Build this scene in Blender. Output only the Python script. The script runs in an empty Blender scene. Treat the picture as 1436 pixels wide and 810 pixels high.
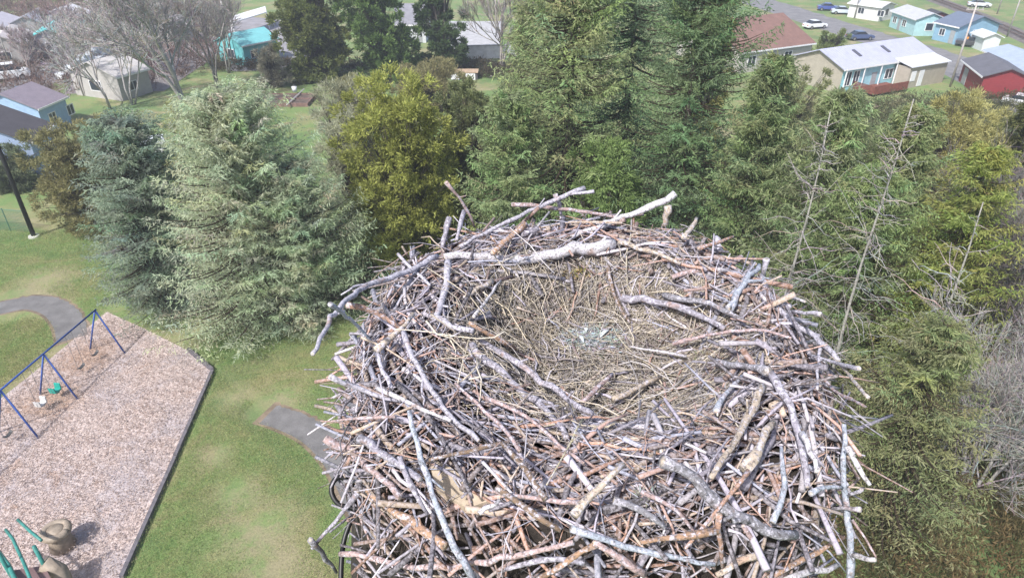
import bpy, math, random
import numpy as np
from mathutils import Vector

# ------------------------------------------------------------------ camera, light
S = bpy.context.scene
COL = S.collection
H, PITCH, F, CX, CY = 24.0, math.radians(31.0), 960.0, 718.0, 405.0
CP, SP = math.cos(PITCH), math.sin(PITCH)
cam = bpy.data.objects.new('camera', bpy.data.cameras.new('camera'))
COL.objects.link(cam); S.camera = cam
cam.location = (0, 0, H); cam.rotation_euler = (math.pi/2-PITCH, 0, 0)
cam.data.sensor_width = 36; cam.data.lens = 36*F/1436; cam.data.clip_start = 0.05; cam.data.clip_end = 6000

SUN_AZ, SUN_EL = math.radians(214), math.radians(50)     # azimuth clockwise from +Y of the sun
w = bpy.data.worlds.new('World'); S.world = w; w.use_nodes = True
nt = w.node_tree; bg = nt.nodes['Background']
sky = nt.nodes.new('ShaderNodeTexSky'); sky.sky_type = 'NISHITA'; sky.sun_disc = False
sky.sun_elevation = SUN_EL; sky.sun_rotation = SUN_AZ; sky.dust_density = 2.5; sky.air_density = 1.0
nt.links.new(sky.outputs[0], bg.inputs[0]); bg.inputs[1].default_value = 0.13
sl = bpy.data.lights.new('sun', 'SUN'); sl.energy = 3.7; sl.angle = math.radians(1.5); sl.color = (1, .965, .93)
so = bpy.data.objects.new('sun', sl); COL.objects.link(so)
sd = Vector((math.sin(SUN_AZ)*math.cos(SUN_EL), math.cos(SUN_AZ)*math.cos(SUN_EL), math.sin(SUN_EL)))
so.rotation_euler = sd.to_track_quat('Z', 'Y').to_euler(); so.location = (-40, -60, 80)
S.view_settings.view_transform = 'Standard'; S.view_settings.look = 'None'
S.view_settings.exposure = 0.68; S.view_settings.gamma = 1.0
S.cycles.max_bounces = 6; S.cycles.diffuse_bounces = 3; S.cycles.transparent_max_bounces = 8
S.cycles.use_denoising = True

# ------------------------------------------------------------------ projection helpers (photo pixel -> point in the place)
def ray(px, py):
    dx, dy = (px-CX)/F, (CY-py)/F
    return np.array([dx, CP+dy*SP, -SP+dy*CP])
def at(px, py, z=0.0):
    d = ray(px, py); t = (H-z)/-d[2]
    return np.array([0, 0, H])+d*t
def col_at(px, Y, z):                     # X so that a point at depth Y and height z shows in column px
    fw = Y*CP-(z-H)*SP
    return (px-CX)/F*fw
def row_h(Y, py):                         # height that a point at depth Y has when it shows in row py
    k = (CY-py)/F
    return H+Y*(k*CP-SP)/(CP+k*SP)
def row_y(py):
    return at(CX, py)[1]

# ------------------------------------------------------------------ materials
def mat(name, rough=.8):
    m = bpy.data.materials.new(name); m.use_nodes = True
    b = m.node_tree.nodes['Principled BSDF']; b.inputs['Roughness'].default_value = rough
    return m, m.node_tree, b
def nd(t, kind, **kw):
    n = t.nodes.new(kind)
    for k, v in kw.items():
        if k in n.inputs.keys(): n.inputs[k].default_value = v
        else: setattr(n, k, v)
    return n
def c4(c): return (c[0], c[1], c[2], 1)
def noise(t, scale, detail=6, rough=.6, coord='Object', dist=0):
    tc = nd(t, 'ShaderNodeTexCoord'); n = nd(t, 'ShaderNodeTexNoise', Scale=scale, Detail=detail, Roughness=rough, Distortion=dist)
    t.links.new(tc.outputs[coord], n.inputs['Vector']); return n.outputs[0]
def ramp(t, src, stops):
    r = nd(t, 'ShaderNodeValToRGB'); t.links.new(src, r.inputs[0])
    e = r.color_ramp.elements
    while len(e) < len(stops): e.new(.5)
    for i, (p, c) in enumerate(stops): e[i].position = p; e[i].color = c4(c) if not isinstance(c, (int, float)) else (c, c, c, 1)
    return r.outputs[0]
def mix(t, f, a, b, mode='MIX'):
    m = nd(t, 'ShaderNodeMix', data_type='RGBA', blend_type=mode)
    for s, v in ((m.inputs[0], f), (m.inputs[6], a), (m.inputs[7], b)):
        if hasattr(v, 'links'): t.links.new(v, s)
        elif isinstance(v, (int, float)): s.default_value = v
        else: s.default_value = c4(v)
    return m.outputs[2]
def bump(t, b, src, strength=.4, dist=.02):
    n = nd(t, 'ShaderNodeBump', Strength=strength, Distance=dist)
    t.links.new(src, n.inputs['Height']); t.links.new(n.outputs[0], b.inputs['Normal'])
_pl = {}
def plain(name, c, rough=.7, var=.12, scale=3.0, metal=0.0, bmp=0.0):
    if name in _pl: return _pl[name]
    m, t, b = mat(name, rough)
    n = noise(t, scale, 7, .65)
    lo = tuple(x*(1-var*1.6) for x in c); hi = tuple(min(1, x*(1+var)) for x in c)
    t.links.new(ramp(t, n, [(.3, lo), (.7, hi)]), b.inputs['Base Color'])
    b.inputs['Metallic'].default_value = metal
    if bmp: bump(t, b, noise(t, scale*8), bmp)
    _pl[name] = m; return m
def foliage_mat(name, trans=.3):
    m, t, b = mat(name, .75)
    a = nd(t, 'ShaderNodeAttribute', attribute_name='Col')
    t.links.new(a.outputs['Color'], b.inputs['Base Color'])
    b.inputs['Specular IOR Level'].default_value = .25
    tr = nd(t, 'ShaderNodeBsdfTranslucent'); t.links.new(a.outputs['Color'], tr.inputs['Color'])
    mx = nd(t, 'ShaderNodeMixShader'); mx.inputs[0].default_value = trans
    t.links.new(b.outputs[0], mx.inputs[1]); t.links.new(tr.outputs[0], mx.inputs[2])
    t.links.new(mx.outputs[0], t.nodes['Material Output'].inputs[0]); return m
LEAF = foliage_mat('leaf', .48)
def stick_mat():
    m, t, b = mat('stick_bark', .85)
    a = nd(t, 'ShaderNodeAttribute', attribute_name='Col')
    n1 = noise(t, 75, 10, .75); n2 = noise(t, 16, 5, .6, dist=.6); n3 = noise(t, 110, 8, .75)
    c = mix(t, ramp(t, n1, [(.5, 0), (.58, .85)]), a.outputs['Color'], (.60, .58, .66))      # lichen crust
    c = mix(t, ramp(t, n2, [(.60, 0), (.68, .6)]), c, (.34, .20, .14))                     # peeled inner bark
    c = mix(t, ramp(t, n3, [(.38, .85), (.52, 0)]), c, (.07, .06, .06))
    t.links.new(c, b.inputs['Base Color']); bump(t, b, n1, .7, .006); return m
BARK = stick_mat()
def twig_mat():
    m, t, b = mat('twig_bark', .85)
    a = nd(t, 'ShaderNodeAttribute', attribute_name='Col')
    n1 = noise(t, 120, 6, .75)
    c = mix(t, ramp(t, n1, [(.45, .0), (.62, .5)]), a.outputs['Color'], (.52, .49, .54))
    c = mix(t, ramp(t, n1, [(.36, .7), (.46, 0)]), c, (.06, .05, .045))
    t.links.new(c, b.inputs['Base Color']); return m
TWIG = twig_mat()
def bark_mat():
    m, t, b = mat('tree_bark', .9)
    a = nd(t, 'ShaderNodeAttribute', attribute_name='Col')
    n = noise(t, 9, 6, .7)
    t.links.new(mix(t, ramp(t, n, [(.35, .6), (.65, 0)]), a.outputs['Color'], (.05, .045, .035)), b.inputs['Base Color'])
    bump(t, b, n, .6, .05); return m
TBARK = bark_mat()

# ------------------------------------------------------------------ mesh helpers
def mesh_np(name, V, Q, m, col=None, smooth=False, tri=None):
    me = bpy.data.meshes.new(name)
    V = np.asarray(V, np.float32).reshape(-1, 3); Q = np.asarray(Q, np.int32).reshape(-1, 4)
    nq = len(Q); me.vertices.add(len(V)); me.vertices.foreach_set('co', V.ravel())
    me.loops.add(nq*4); me.loops.foreach_set('vertex_index', Q.ravel())
    me.polygons.add(nq); me.polygons.foreach_set('loop_start', np.arange(0, nq*4, 4, dtype=np.int32))
    me.polygons.foreach_set('loop_total', np.full(nq, 4, np.int32))
    if smooth: me.polygons.foreach_set('use_smooth', np.ones(nq, bool))
    if col is not None:
        a = me.color_attributes.new('Col', 'FLOAT_COLOR', 'POINT')
        c = np.ones((len(V), 4), np.float32); c[:, :3] = col; a.data.foreach_set('color', c.ravel())
    me.materials.append(m); me.update(); me.validate()
    return me
def link(name, me, parent=None, loc=None):
    o = bpy.data.objects.new(name, me); COL.objects.link(o)
    if parent is not None: o.parent = parent
    if loc is not None: o.location = loc
    return o
def tag(o, label=None, cat=None, group=None, kind=None):
    if label: o['label'] = label
    if cat: o['category'] = cat
    if group: o['group'] = group
    if kind: o['kind'] = kind
    return o
def thing(name, label, cat, loc=(0, 0, 0), rz=0, group=None):
    o = bpy.data.objects.new(name, None); COL.objects.link(o); o.empty_display_size = .2
    o.location = tuple(float(v) for v in loc); o.rotation_euler = (0, 0, rz)
    return tag(o, label, cat, group)

def tubes(P, R, sides=6, rough=0.0, rng=None, caps=True):
    """P [n,k,3], R [n,k] -> verts, quads; every tube has k rings, pinched caps"""
    P = np.asarray(P, float); R = np.asarray(R, float); n, k, _ = P.shape
    T = np.gradient(P, axis=1); T /= np.linalg.norm(T, axis=2, keepdims=True)+1e-9
    T0 = T.mean(axis=1, keepdims=True); up = np.where(np.abs(T0[..., 2:3]) > .9, np.array([[[1., 0, 0]]]), np.array([[[0, 0, 1.]]]))
    A = np.cross(T, up); A /= np.linalg.norm(A, axis=2, keepdims=True)+1e-9; B = np.cross(T, A)
    if caps:
        P = np.concatenate([P[:, :1], P, P[:, -1:]], 1); A = np.concatenate([A[:, :1], A, A[:, -1:]], 1)
        B = np.concatenate([B[:, :1], B, B[:, -1:]], 1); R = np.concatenate([R[:, :1]*.02, R, R[:, -1:]*.02], 1); k += 2
    ang = np.arange(sides)*2*math.pi/sides
    rr = R[..., None]
    if rough and rng is not None: rr = rr*(1+rough*rng.standard_normal((n, k, sides)))
    V = P[:, :, None, :]+(A[:, :, None, :]*np.cos(ang)[None, None, :, None]+B[:, :, None, :]*np.sin(ang)[None, None, :, None])*rr[..., None]
    i = np.arange(n)[:, None, None]*k*sides; j = np.arange(k-1)[None, :, None]*sides; s = np.arange(sides)[None, None, :]; s2 = (s+1) % sides
    Q = np.stack([i+j+s, i+j+s2, i+j+sides+s2, i+j+sides+s], -1).reshape(-1, 4)
    return V.reshape(-1, 3), Q, k*sides
class Acc:
    def __init__(s): s.V = []; s.Q = []; s.C = []; s.n = 0
    def add(s, V, Q, C):
        V = np.asarray(V, float).reshape(-1, 3); C = np.broadcast_to(np.asarray(C, float), (len(V), 3)) if np.ndim(C) == 1 else np.asarray(C).reshape(-1, 3)
        s.V.append(V); s.Q.append(np.asarray(Q)+s.n); s.C.append(C); s.n += len(V)
    def tubes(s, P, R, C, sides=6, rough=0, rng=None):
        V, Q, per = tubes(P, R, sides, rough, rng)
        C = np.asarray(C, float)
        if C.ndim == 2: C = np.repeat(C, per, 0)
        s.add(V, Q, C)
    def mesh(s, name, m, smooth=False, off=None):
        V = np.concatenate(s.V); 
        if off is not None: V = V-np.asarray(off)
        return mesh_np(name, V, np.concatenate(s.Q), m, np.concatenate(s.C), smooth)
def blades(B, D, L, W, rng):
    """rhombus leaves: base B, unit direction D, length L, width W"""
    n = len(B); r = rng.standard_normal((n, 3)); sd_ = np.cross(D, r); sd_ /= np.linalg.norm(sd_, axis=1, keepdims=True)+1e-9
    L = np.broadcast_to(L, n)[:, None]; W = np.broadcast_to(W, n)[:, None]
    m = B+D*L*.45
    V = np.stack([B, m+sd_*W*.5, B+D*L, m-sd_*W*.5], 1).reshape(-1, 3)
    return V, np.arange(n*4).reshape(-1, 4)
def unit(v): return v/(np.linalg.norm(v, axis=-1, keepdims=True)+1e-9)

# boxes / polygons in one mesh
class MB:
    def __init__(s): s.v = []; s.f = []
    def poly(s, pts):
        n = len(s.v); s.v += [tuple(map(float, p)) for p in pts]; s.f.append(tuple(range(n, n+len(pts)))); return s
    def box(s, x0, x1, y0, y1, z0, z1, fn=None):
        n = len(s.v); p = [(x, y, z) for z in (z0, z1) for y in (y0, y1) for x in (x0, x1)]
        if fn: p = [fn(*q) for q in p]
        s.v += p
        for f in ((0, 2, 3, 1), (4, 5, 7, 6), (0, 1, 5, 4), (2, 6, 7, 3), (0, 4, 6, 2), (1, 3, 7, 5)): s.f.append(tuple(n+i for i in f))
        return s
    def prism(s, prof, a, b, axis='x'):
        """profile (u,z) points extruded from a to b along x (profile in y,z) or y (profile in x,z)"""
        n = len(s.v); k = len(prof)
        for t in (a, b):
            for (u, z) in prof: s.v.append((t, u, z) if axis == 'x' else (u, t, z))
        s.f.append(tuple(range(n, n+k))[::-1]); s.f.append(tuple(range(n+k, n+2*k)))
        for i in range(k): j = (i+1) % k; s.f.append((n+i, n+j, n+k+j, n+k+i))
        return s
    def tube(s, pts, r, sides=8):
        pts = np.array(pts, float); rr = np.full(len(pts), r) if np.isscalar(r) else np.array(r)
        V, Q, _ = tubes(pts[None], rr[None], sides); n = len(s.v)
        s.v += [tuple(p) for p in V]; s.f += [tuple(int(i)+n for i in q) for q in Q]; return s
    def build(s, name, m, parent=None, bevel=0, smooth=False):
        me = bpy.data.meshes.new(name); me.from_pydata(s.v, [], s.f); me.materials.append(m); me.update()
        import bmesh
        bm = bmesh.new(); bm.from_mesh(me); bmesh.ops.recalc_face_normals(bm, faces=bm.faces)
        if bevel: bmesh.ops.bevel(bm, geom=bm.edges[:], offset=bevel, segments=2, affect='EDGES', profile=.6)
        bm.to_mesh(me); bm.free()
        if smooth: me.polygons.foreach_set('use_smooth', [True]*len(me.polygons))
        return link(name, me, parent)
def sheet(name, pts, z, m, kind='structure', label=None, cat=None):
    mb = MB().poly([(p[0], p[1], z) for p in pts]); o = mb.build(name, m); tag(o, label, cat, kind=kind); return o

# ------------------------------------------------------------------ ground, lawn, paths, roads
WORN = [((362, 745), 1.9), ((330, 690), 1.0), ((385, 800), 1.3), ((262, 470), 1.2), ((325, 560), .9), ((60, 395), 1.8), ((395, 560), 1.0), ((300, 640), .8)]
def grass_mat(name, big=True):
    m, t, b = mat(name, .95)
    n1 = noise(t, .20, 9, .68, dist=.6); n2 = noise(t, .9, 9, .75); n3 = noise(t, 9, 8, .85); n4 = noise(t, .10, 8, .65, dist=.8)
    c = ramp(t, n1, [(.34, (.11, .205, .060)), (.48, (.165, .235, .080)), (.57, (.24, .235, .11)), (.68, (.33, .28, .18))])
    c = mix(t, ramp(t, n2, [(.47, 0), (.62, .55)]), c, (.20, .19, .085))
    c = mix(t, ramp(t, n4, [(.50, 0), (.58, .55)]), c, (.085, .15, .055))
    tc = nd(t, 'ShaderNodeTexCoord'); nn_ = noise(t, 1.8, 12, .85)
    for q, r_ in WORN:                      # thin worn turf with pale soil showing
        vm = nd(t, 'ShaderNodeVectorMath', operation='DISTANCE'); t.links.new(tc.outputs['Object'], vm.inputs[0]); vm.inputs[1].default_value = tuple(at(*q))
        ad = nd(t, 'ShaderNodeMath', operation='MULTIPLY_ADD'); t.links.new(nn_, ad.inputs[0]); ad.inputs[1].default_value = 8.0; t.links.new(vm.outputs['Value'], ad.inputs[2])
        mr = nd(t, 'ShaderNodeMapRange'); t.links.new(ad.outputs[0], mr.inputs[0]); mr.inputs[1].default_value = 3.5+r_; mr.inputs[2].default_value = 5.2+r_; mr.inputs[3].default_value = .55; mr.inputs[4].default_value = 0
        mm = nd(t, 'ShaderNodeMath', operation='MULTIPLY'); t.links.new(mr.outputs[0], mm.inputs[0]); t.links.new(ramp(t, n2, [(.42, .15), (.56, 1.35)]), mm.inputs[1])
        c = mix(t, mm.outputs[0], c, (.28, .25, .15))
    c = mix(t, 1.0, c, ramp(t, n3, [(.3, .6), (.7, 1.35)]), 'MULTIPLY')
    t.links.new(c, b.inputs['Base Color']); bump(t, b, n3, .8, .06); return m
GRASS = grass_mat('lawn_grass')
sheet('ground', [(-2500, -1500), (2500, -1500), (2500, 4000), (-2500, 4000)], 0, GRASS)
def asphalt(name, c, sc=1.0):
    m, t, b = mat(name, .9)
    n = noise(t, 1.2*sc, 6, .6); n2 = noise(t, 30*sc, 4, .8)
    c_ = mix(t, ramp(t, n, [(.35, 0), (.7, 1)]), tuple(x*.8 for x in c), tuple(x*1.25 for x in c))
    c_ = mix(t, 1.0, c_, ramp(t, n2, [(.3, .7), (.7, 1.25)]), 'MULTIPLY')
    t.links.new(c_, b.inputs['Base Color']); bump(t, b, n2, .4, .01); return m
PATHM = asphalt('path_asphalt', (.155, .15, .15)); ROADM = asphalt('road_asphalt', (.19, .185, .19), .5)
DIRT = plain('bare_dirt', (.22, .17, .12), .95, .4, .8, bmp=.5); CONC = plain('concrete', (.42, .42, .43), .85, .2, 1.2, bmp=.2)
def chips_mat():
    m, t, b = mat('wood_chips', .95)
    tc = nd(t, 'ShaderNodeTexCoord'); v = nd(t, 'ShaderNodeTexVoronoi', Scale=17.0); mp = nd(t, 'ShaderNodeMapping'); mp.inputs['Scale'].default_value = (1, .6, 1)
    t.links.new(tc.outputs['Object'], mp.inputs[0]); t.links.new(mp.outputs[0], v.inputs['Vector'])
    sep = nd(t, 'ShaderNodeSeparateColor'); t.links.new(v.outputs['Color'], sep.inputs[0])
    c = ramp(t, sep.outputs[0], [(0, (.30, .235, .215)), (.35, (.40, .325, .30)), (.7, (.47, .39, .365)), (1, (.58, .50, .47))])
    n = noise(t, .35, 5, .6, dist=.6)
    c = mix(t, ramp(t, n, [(.48, 0), (.62, .5)]), c, (.33, .315, .355))
    n2 = noise(t, .5, 6, .7, dist=1.0)
    c = mix(t, ramp(t, n2, [(.58, 0), (.68, .5)]), c, (.34, .20, .12))
    for q in (at(120, 500), at(75, 560)):       # brown scuffed hollows under the swings
        vm = nd(t, 'ShaderNodeVectorMath', operation='DISTANCE'); t.links.new(tc.outputs['Object'], vm.inputs[0]); vm.inputs[1].default_value = tuple(q)
        ad = nd(t, 'ShaderNodeMath', operation='MULTIPLY_ADD'); t.links.new(noise(t, 2.2, 6, .7), ad.inputs[0]); ad.inputs[1].default_value = 4.5; t.links.new(vm.outputs['Value'], ad.inputs[2])
        mr = nd(t, 'ShaderNodeMapRange'); t.links.new(ad.outputs[0], mr.inputs[0]); mr.inputs[1].default_value = 3.0; mr.inputs[2].default_value = 4.4; mr.inputs[3].default_value = .75; mr.inputs[4].default_value = 0
        c = mix(t, mr.outputs[0], c, mix(t, ramp(t, noise(t, 4, 5, .7), [(.4, 0), (.6, 1)]), (.24, .14, .085), (.45, .31, .22)))
    c = mix(t, 1.0, c, ramp(t, noise(t, 3, 8, .75), [(.3, .85), (.7, 1.25)]), 'MULTIPLY')
    t.links.new(c, b.inputs['Base Color']); bump(t, b, sep.outputs[1], .45, .03); return m
pg = [(150, 437), (205, 462), (265, 492), (299, 521), (276, 574), (248, 640), (212, 722), (172, 812), (150, 900), (-200, 900), (-260, 720), (-40, 590), (40, 528)]
PG = [at(*p) for p in pg]
sheet('playground_surface', PG, .008, chips_mat())
PATHS = []
def ribbon(pxs, width, z, m, name, edge=None, kind='structure'):
    P = np.array([at(*p)[:2] for p in pxs]); 
    t = np.linspace(0, len(P)-1, len(P)*8); i = np.arange(len(P))
    # smooth via catmull-like cubic interpolation
    def cr(k, u):
        p0, p1, p2, p3 = (P[min(max(k+d, 0), len(P)-1)] for d in (-1, 0, 1, 2))
        return .5*((2*p1)+(-p0+p2)*u+(2*p0-5*p1+4*p2-p3)*u*u+(-p0+3*p1-3*p2+p3)*u**3)
    C = np.array([cr(min(int(x), len(P)-2), x-min(int(x), len(P)-2)) for x in t])
    T = unit(np.gradient(C, axis=0)); N = np.stack([-T[:, 1], T[:, 0]], 1)
    rng = np.random.default_rng(4); wob = 1+.05*rng.standard_normal(len(C))
    PATHS.append(C); Lp = C+N*(width/2*wob)[:, None]; Rp = C-N*(width/2)
    V = [(p[0], p[1], z) for q in zip(Lp, Rp) for p in q]; Fc = [(2*k, 2*k+1, 2*k+3, 2*k+2) for k in range(len(C)-1)]
    me = bpy.data.meshes.new(name); me.from_pydata(V, [], Fc); me.materials.append(m); me.update()
    return tag(link(name, me), kind=kind)
ribbon([(-60, 445), (0, 432), (45, 424), (78, 432), (96, 452), (103, 478)], 2.05, .004, DIRT, 'path_edge')
ribbon([(-60, 445), (0, 432), (45, 424), (78, 432), (96, 452), (102, 475)], 1.7, .014, PATHM, 'path')
ribbon([(370, 578), (400, 588), (438, 606), (468, 634), (490, 668), (520, 730), (560, 830)], 1.85, .004, DIRT, 'path_edge')
ribbon([(376, 581), (400, 588), (438, 606), (468, 634), (490, 668), (520, 730), (560, 830)], 1.5, .014, PATHM, 'path')
# roads: the street right of the trees, the yard and street of the left side
ribbon([(1020, -12), (1075, 6), (1150, 30), (1230, 55), (1290, 72), (1350, 96), (1440, 140), (1560, 200)], 9.0, .012, ROADM, 'road')
ribbon([(1290, -8), (1360, 18), (1436, 52), (1560, 110)], 5.0, .012, plain('ballast', (.16, .14, .13), .95, .4, 1.5, bmp=.5), 'railway_bed')
ribbon([(-140, 230), (-40, 160), (20, 128), (80, 92), (150, 50), (230, 5)], 7.0, .012, ROADM, 'road')
sheet('paved_yard', [at(318, 100), (at(440, 98)), (at(420, 30)), (at(330, 22)), at(300, 60)], .010, plain('yard_gravel', (.27, .26, .28), .9, .2, .5, bmp=.3))
sheet('paved_yard', [at(620, 66), at(700, 66), at(706, 30), at(615, 30)], .010, CONC)
sheet('gravel_yard', [at(90, 132), at(230, 128), at(330, 60), at(240, 34), at(140, 60)], .016, plain('yard_gravel2', (.24, .22, .22), .9, .3, .3, bmp=.3))

# ------------------------------------------------------------------ buildings
WHITE = plain('white_paint', (.74, .75, .78), .5, .06, 2); GLASS = plain('window_glass', (.045, .055, .07), .08, .3, .6)
TRIM = plain('white_trim', (.80, .80, .82), .5, .04, 3)
def siding(name, c, pitch=.22, var=.08, rough=.6):
    m, t, b = mat(name, rough)
    tc = nd(t, 'ShaderNodeTexCoord'); wv = nd(t, 'ShaderNodeTexWave', wave_type='BANDS', bands_direction='Z', wave_profile='SAW', Scale=.5/pitch*.63)
    t.links.new(tc.outputs['Object'], wv.inputs['Vector'])
    n = noise(t, 1.6, 6, .7)
    c_ = ramp(t, n, [(.3, tuple(x*(1-var*2) for x in c)), (.7, tuple(min(1, x*(1+var)) for x in c))])
    t.links.new(c_, b.inputs['Base Color']); bump(t, b, wv.outputs[0], .5, .03); return m
def roofing(name, c, rough=.8, var=.2, rib=0, along='X'):
    m, t, b = mat(name, rough)
    n = noise(t, 1.1, 7, .7); n2 = noise(t, 9, 4, .8)
    c_ = ramp(t, n, [(.3, tuple(x*(1-var*1.4) for x in c)), (.7, tuple(min(1, x*(1+var)) for x in c))])
    c_ = mix(t, 1.0, c_, ramp(t, n2, [(.3, .82), (.7, 1.15)]), 'MULTIPLY')
    t.links.new(c_, b.inputs['Base Color'])
    if rib:
        tc = nd(t, 'ShaderNodeTexCoord'); wv = nd(t, 'ShaderNodeTexWave', wave_type='BANDS', bands_direction=along, Scale=.315/rib)
        t.links.new(tc.outputs['Object'], wv.inputs['Vector']); bump(t, b, wv.outputs[0], .5, .04)
    else: bump(t, b, n2, .5, .02)
    return m
def house(name, label, A, B, eave, depth, rise, wallm, roofm, over=.35, wins=(), doors=(), group=None, gable_wins=True, cat='house', trimm=None, near_sign=1):
    """A, B: ends of the near long wall (top view); depth runs away from the camera. wins: (u, z0, w, h) along the near wall"""
    A = np.array(A[:2], float); B = np.array(B[:2], float); L = np.linalg.norm(B-A); rz = math.atan2(B[1]-A[1], B[0]-A[0])
    t = thing(name, label, cat, (A[0], A[1], 0), rz, group); D = depth
    MB().prism([(0, 0), (D, 0), (D, eave), (D/2, eave+rise), (0, eave)], 0, L).build('wall', wallm, t)
    th = .14; k = rise/(D/2); rp = MB(); o = over
    rp.prism([(-o, eave-k*o+.02), (D/2, eave+rise+.02), (D+o, eave-k*o+.02), (D+o, eave-k*o+th+.02), (D/2, eave+rise+th+.02), (-o, eave-k*o+th+.02)], -o, L+o)
    roof = rp.build('roof', roofm, t)
    tm = trimm or TRIM
    MB().box(-o-.02, L+o+.02, -o-.07, -o-.01, eave-k*o-.06, eave-k*o+th+.0).build('gutter', tm, t)
    for i, (u, z0, w_, h_) in enumerate(wins):
        f = MB(); 
        for q in ((u-.08, u+w_+.08, z0+h_, z0+h_+.08), (u-.08, u+w_+.08, z0-.08, z0), (u-.08, u, z0, z0+h_), (u+w_, u+w_+.08, z0, z0+h_), (u+w_/2-.03, u+w_/2+.03, z0, z0+h_)):
            f.box(q[0], q[1], -.07, -.003, q[2], q[3])
        fr = f.build('window', tm, t)
        MB().box(u, u+w_/2-.03, -.03, -.004, z0, z0+h_).box(u+w_/2+.03, u+w_, -.03, -.004, z0, z0+h_).build('pane', GLASS, fr)
    if gable_wins:
        for x0, sg in (((0, -1), (L, 1)) if gable_wins is True else ((L, 1),)):
            y0, y1, z0, z1 = D*.38, D*.62, .95, min(2.1, eave-.2)
            a, b_ = sorted((x0+sg*.003, x0+sg*.06))
            f = MB().box(a, b_, y0-.09, y0, z0-.09, z1+.09).box(a, b_, y1, y1+.09, z0-.09, z1+.09).box(a, b_, y0, y1, z1, z1+.09).box(a, b_, y0, y1, z0-.09, z0)
            fr = f.build('window', tm, t); a, b_ = sorted((x0+sg*.004, x0+sg*.03))
            MB().box(a, b_, y0, y1, z0, z1).build('pane', GLASS, fr)
    for (u, w_) in doors:
        d = MB().box(u, u+w_, -.06, -.003, .05, 2.1).build('door', plain('door_paint', (.35, .36, .38), .5), t)
        MB().box(u+w_-.15, u+w_-.08, -.10, -.062, 1.0, 1.06).build('handle', plain('steel', (.5, .5, .5), .3, metal=1), d)
    return t, L, D
def eh(px, py, z): return at(px, py, z)

# light blue-and-tan manufactured home right of centre
tt, L, D = house('house', 'pale blue house with lavender grey metal roof, porch and red brown deck', eh(1184, 96, 3.2), eh(1309, 77, 3.2), 3.2, 8.0, 1.5,
      siding('blue_siding', (.36, .66, .74)), roofing('metal_roof', (.42, .43, .56), .45, .1, .45), over=.45,
      wins=[(.6, .9, 1.0, 1.7), (2.1, .9, 1.0, 1.7), (8.2, 1.0, 1.4, 1.2)], doors=[(5.6, .95)], gable_wins='far')
tanw = siding('tan_siding', (.42, .38, .32))
MB().prism([(0, 0), (D, 0), (D, 3.2), (D/2, 4.7), (0, 3.2)], -.05, -.004).build('gable_panel', tanw, tt)
pr = MB().prism([(-2.6, 2.75), (.35, 3.35), (.35, 3.47), (-2.6, 2.87)], 9.7, L+.3).build('porch_roof', plain('porch_white', (.62, .64, .70), .5), tt)
MB().box(9.9, L+.1, -2.3, -.08, 0, 2.70).build('porch_room', tanw, tt)
MB().box(10.3, 11.2, -2.36, -2.305, .9, 2.2).build('window', TRIM, tt)
MB().box(11.9, 12.8, -2.36, -2.305, .1, 2.2).build('door', WHITE, tt)
for x in (.05, 3.4, 6.6, 9.6): MB().box(x, x+.12, -.5, -.38, 0, 2.96).build('porch_post', TRIM, tt)
deckm = plain('deck_stain', (.20, .07, .05), .7, .25, 3)
dk = MB().box(2.5, 8.8, -3.2, -.1, .35, .5)
dk.build('deck', deckm, tt)
rl = MB()
for x in np.arange(2.5, 8.9, .16): rl.box(x, x+.1, -3.24, -3.2, .3, 1.35)
for y in np.arange(-3.2, -.1, .16): rl.box(2.45, 2.49, y, y+.1, .3, 1.35)
rl.build('deck_railing', deckm, tt)
for (x, y) in ((5.2, 3.0), (10.2, 2.0)): pass
for i, u in enumerate((4.3, 9.8)):
    zz = 3.2+1.5*(2.3/4.0)+.08; MB().box(u, u+.5, 1.5, 2.9, zz-.1, zz+.16, fn=lambda x, y, z: (x, y, z+(y-2.2)*.378)).build('skylight', plain('dark_flashing', (.10, .10, .12), .4), tt)

house('house', 'brown shingle roofed house beside the street behind the dark spruce', eh(1040, 73, 3.0), eh(1140, 60, 3.0), 3.0, 14, 3.0,
      siding('cream_wall', (.5, .47, .44)), roofing('brown_shingle', (.20, .115, .095), .9, .15), wins=[(1.5, .9, 1.4, 1.3), (5, .9, 1.4, 1.3), (8.5, .9, 1.4, 1.3)], gable_wins=False)
house('house', 'small bright blue gabled house across the street beside the orange van', eh(1313, 33, 2.6), eh(1345, 40, 2.6), 2.8, 8.5, 1.4,
      siding('bright_blue_siding', (.26, .44, .60)), roofing('slate_blue_roof', (.13, .16, .22), .7, .1), wins=[(1.2, 1.0, 1.0, 1.0)], doors=[(3.4, .9)])
house('house', 'cyan mobile home with white skirting near the top edge of the street', eh(1252, 16, 2.7), eh(1286, 28, 2.7), 2.8, 5, .9,
      siding('cyan_siding', (.40, .62, .66)), roofing('pale_grey_roof', (.45, .46, .50), .6, .1), wins=[(1, 1, 1.2, 1.0), (4.5, 1, 1.2, 1.0)], doors=[(3, .9)])
house('shed', 'red brown shed beside the cyan mobile home', eh(1290, 20, 2.2), eh(1302, 24, 2.2), 2.3, 4, .7, siding('oxblood_siding', (.16, .04, .05)), roofing('dark_roof', (.06, .06, .07), .8), gable_wins=False, cat='shed', doors=[(.8, .9)])
house('house', 'low white building at the far end of the street', eh(1192, 6, 2.4), eh(1236, 12, 2.4), 2.6, 5, .6, siding('white_siding', (.7, .69, .68)), roofing('white_roof', (.55, .55, .56), .6, .08), wins=[(2, 1, 1.2, 1.0), (6, 1, 1.2, 1.0)])
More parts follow.
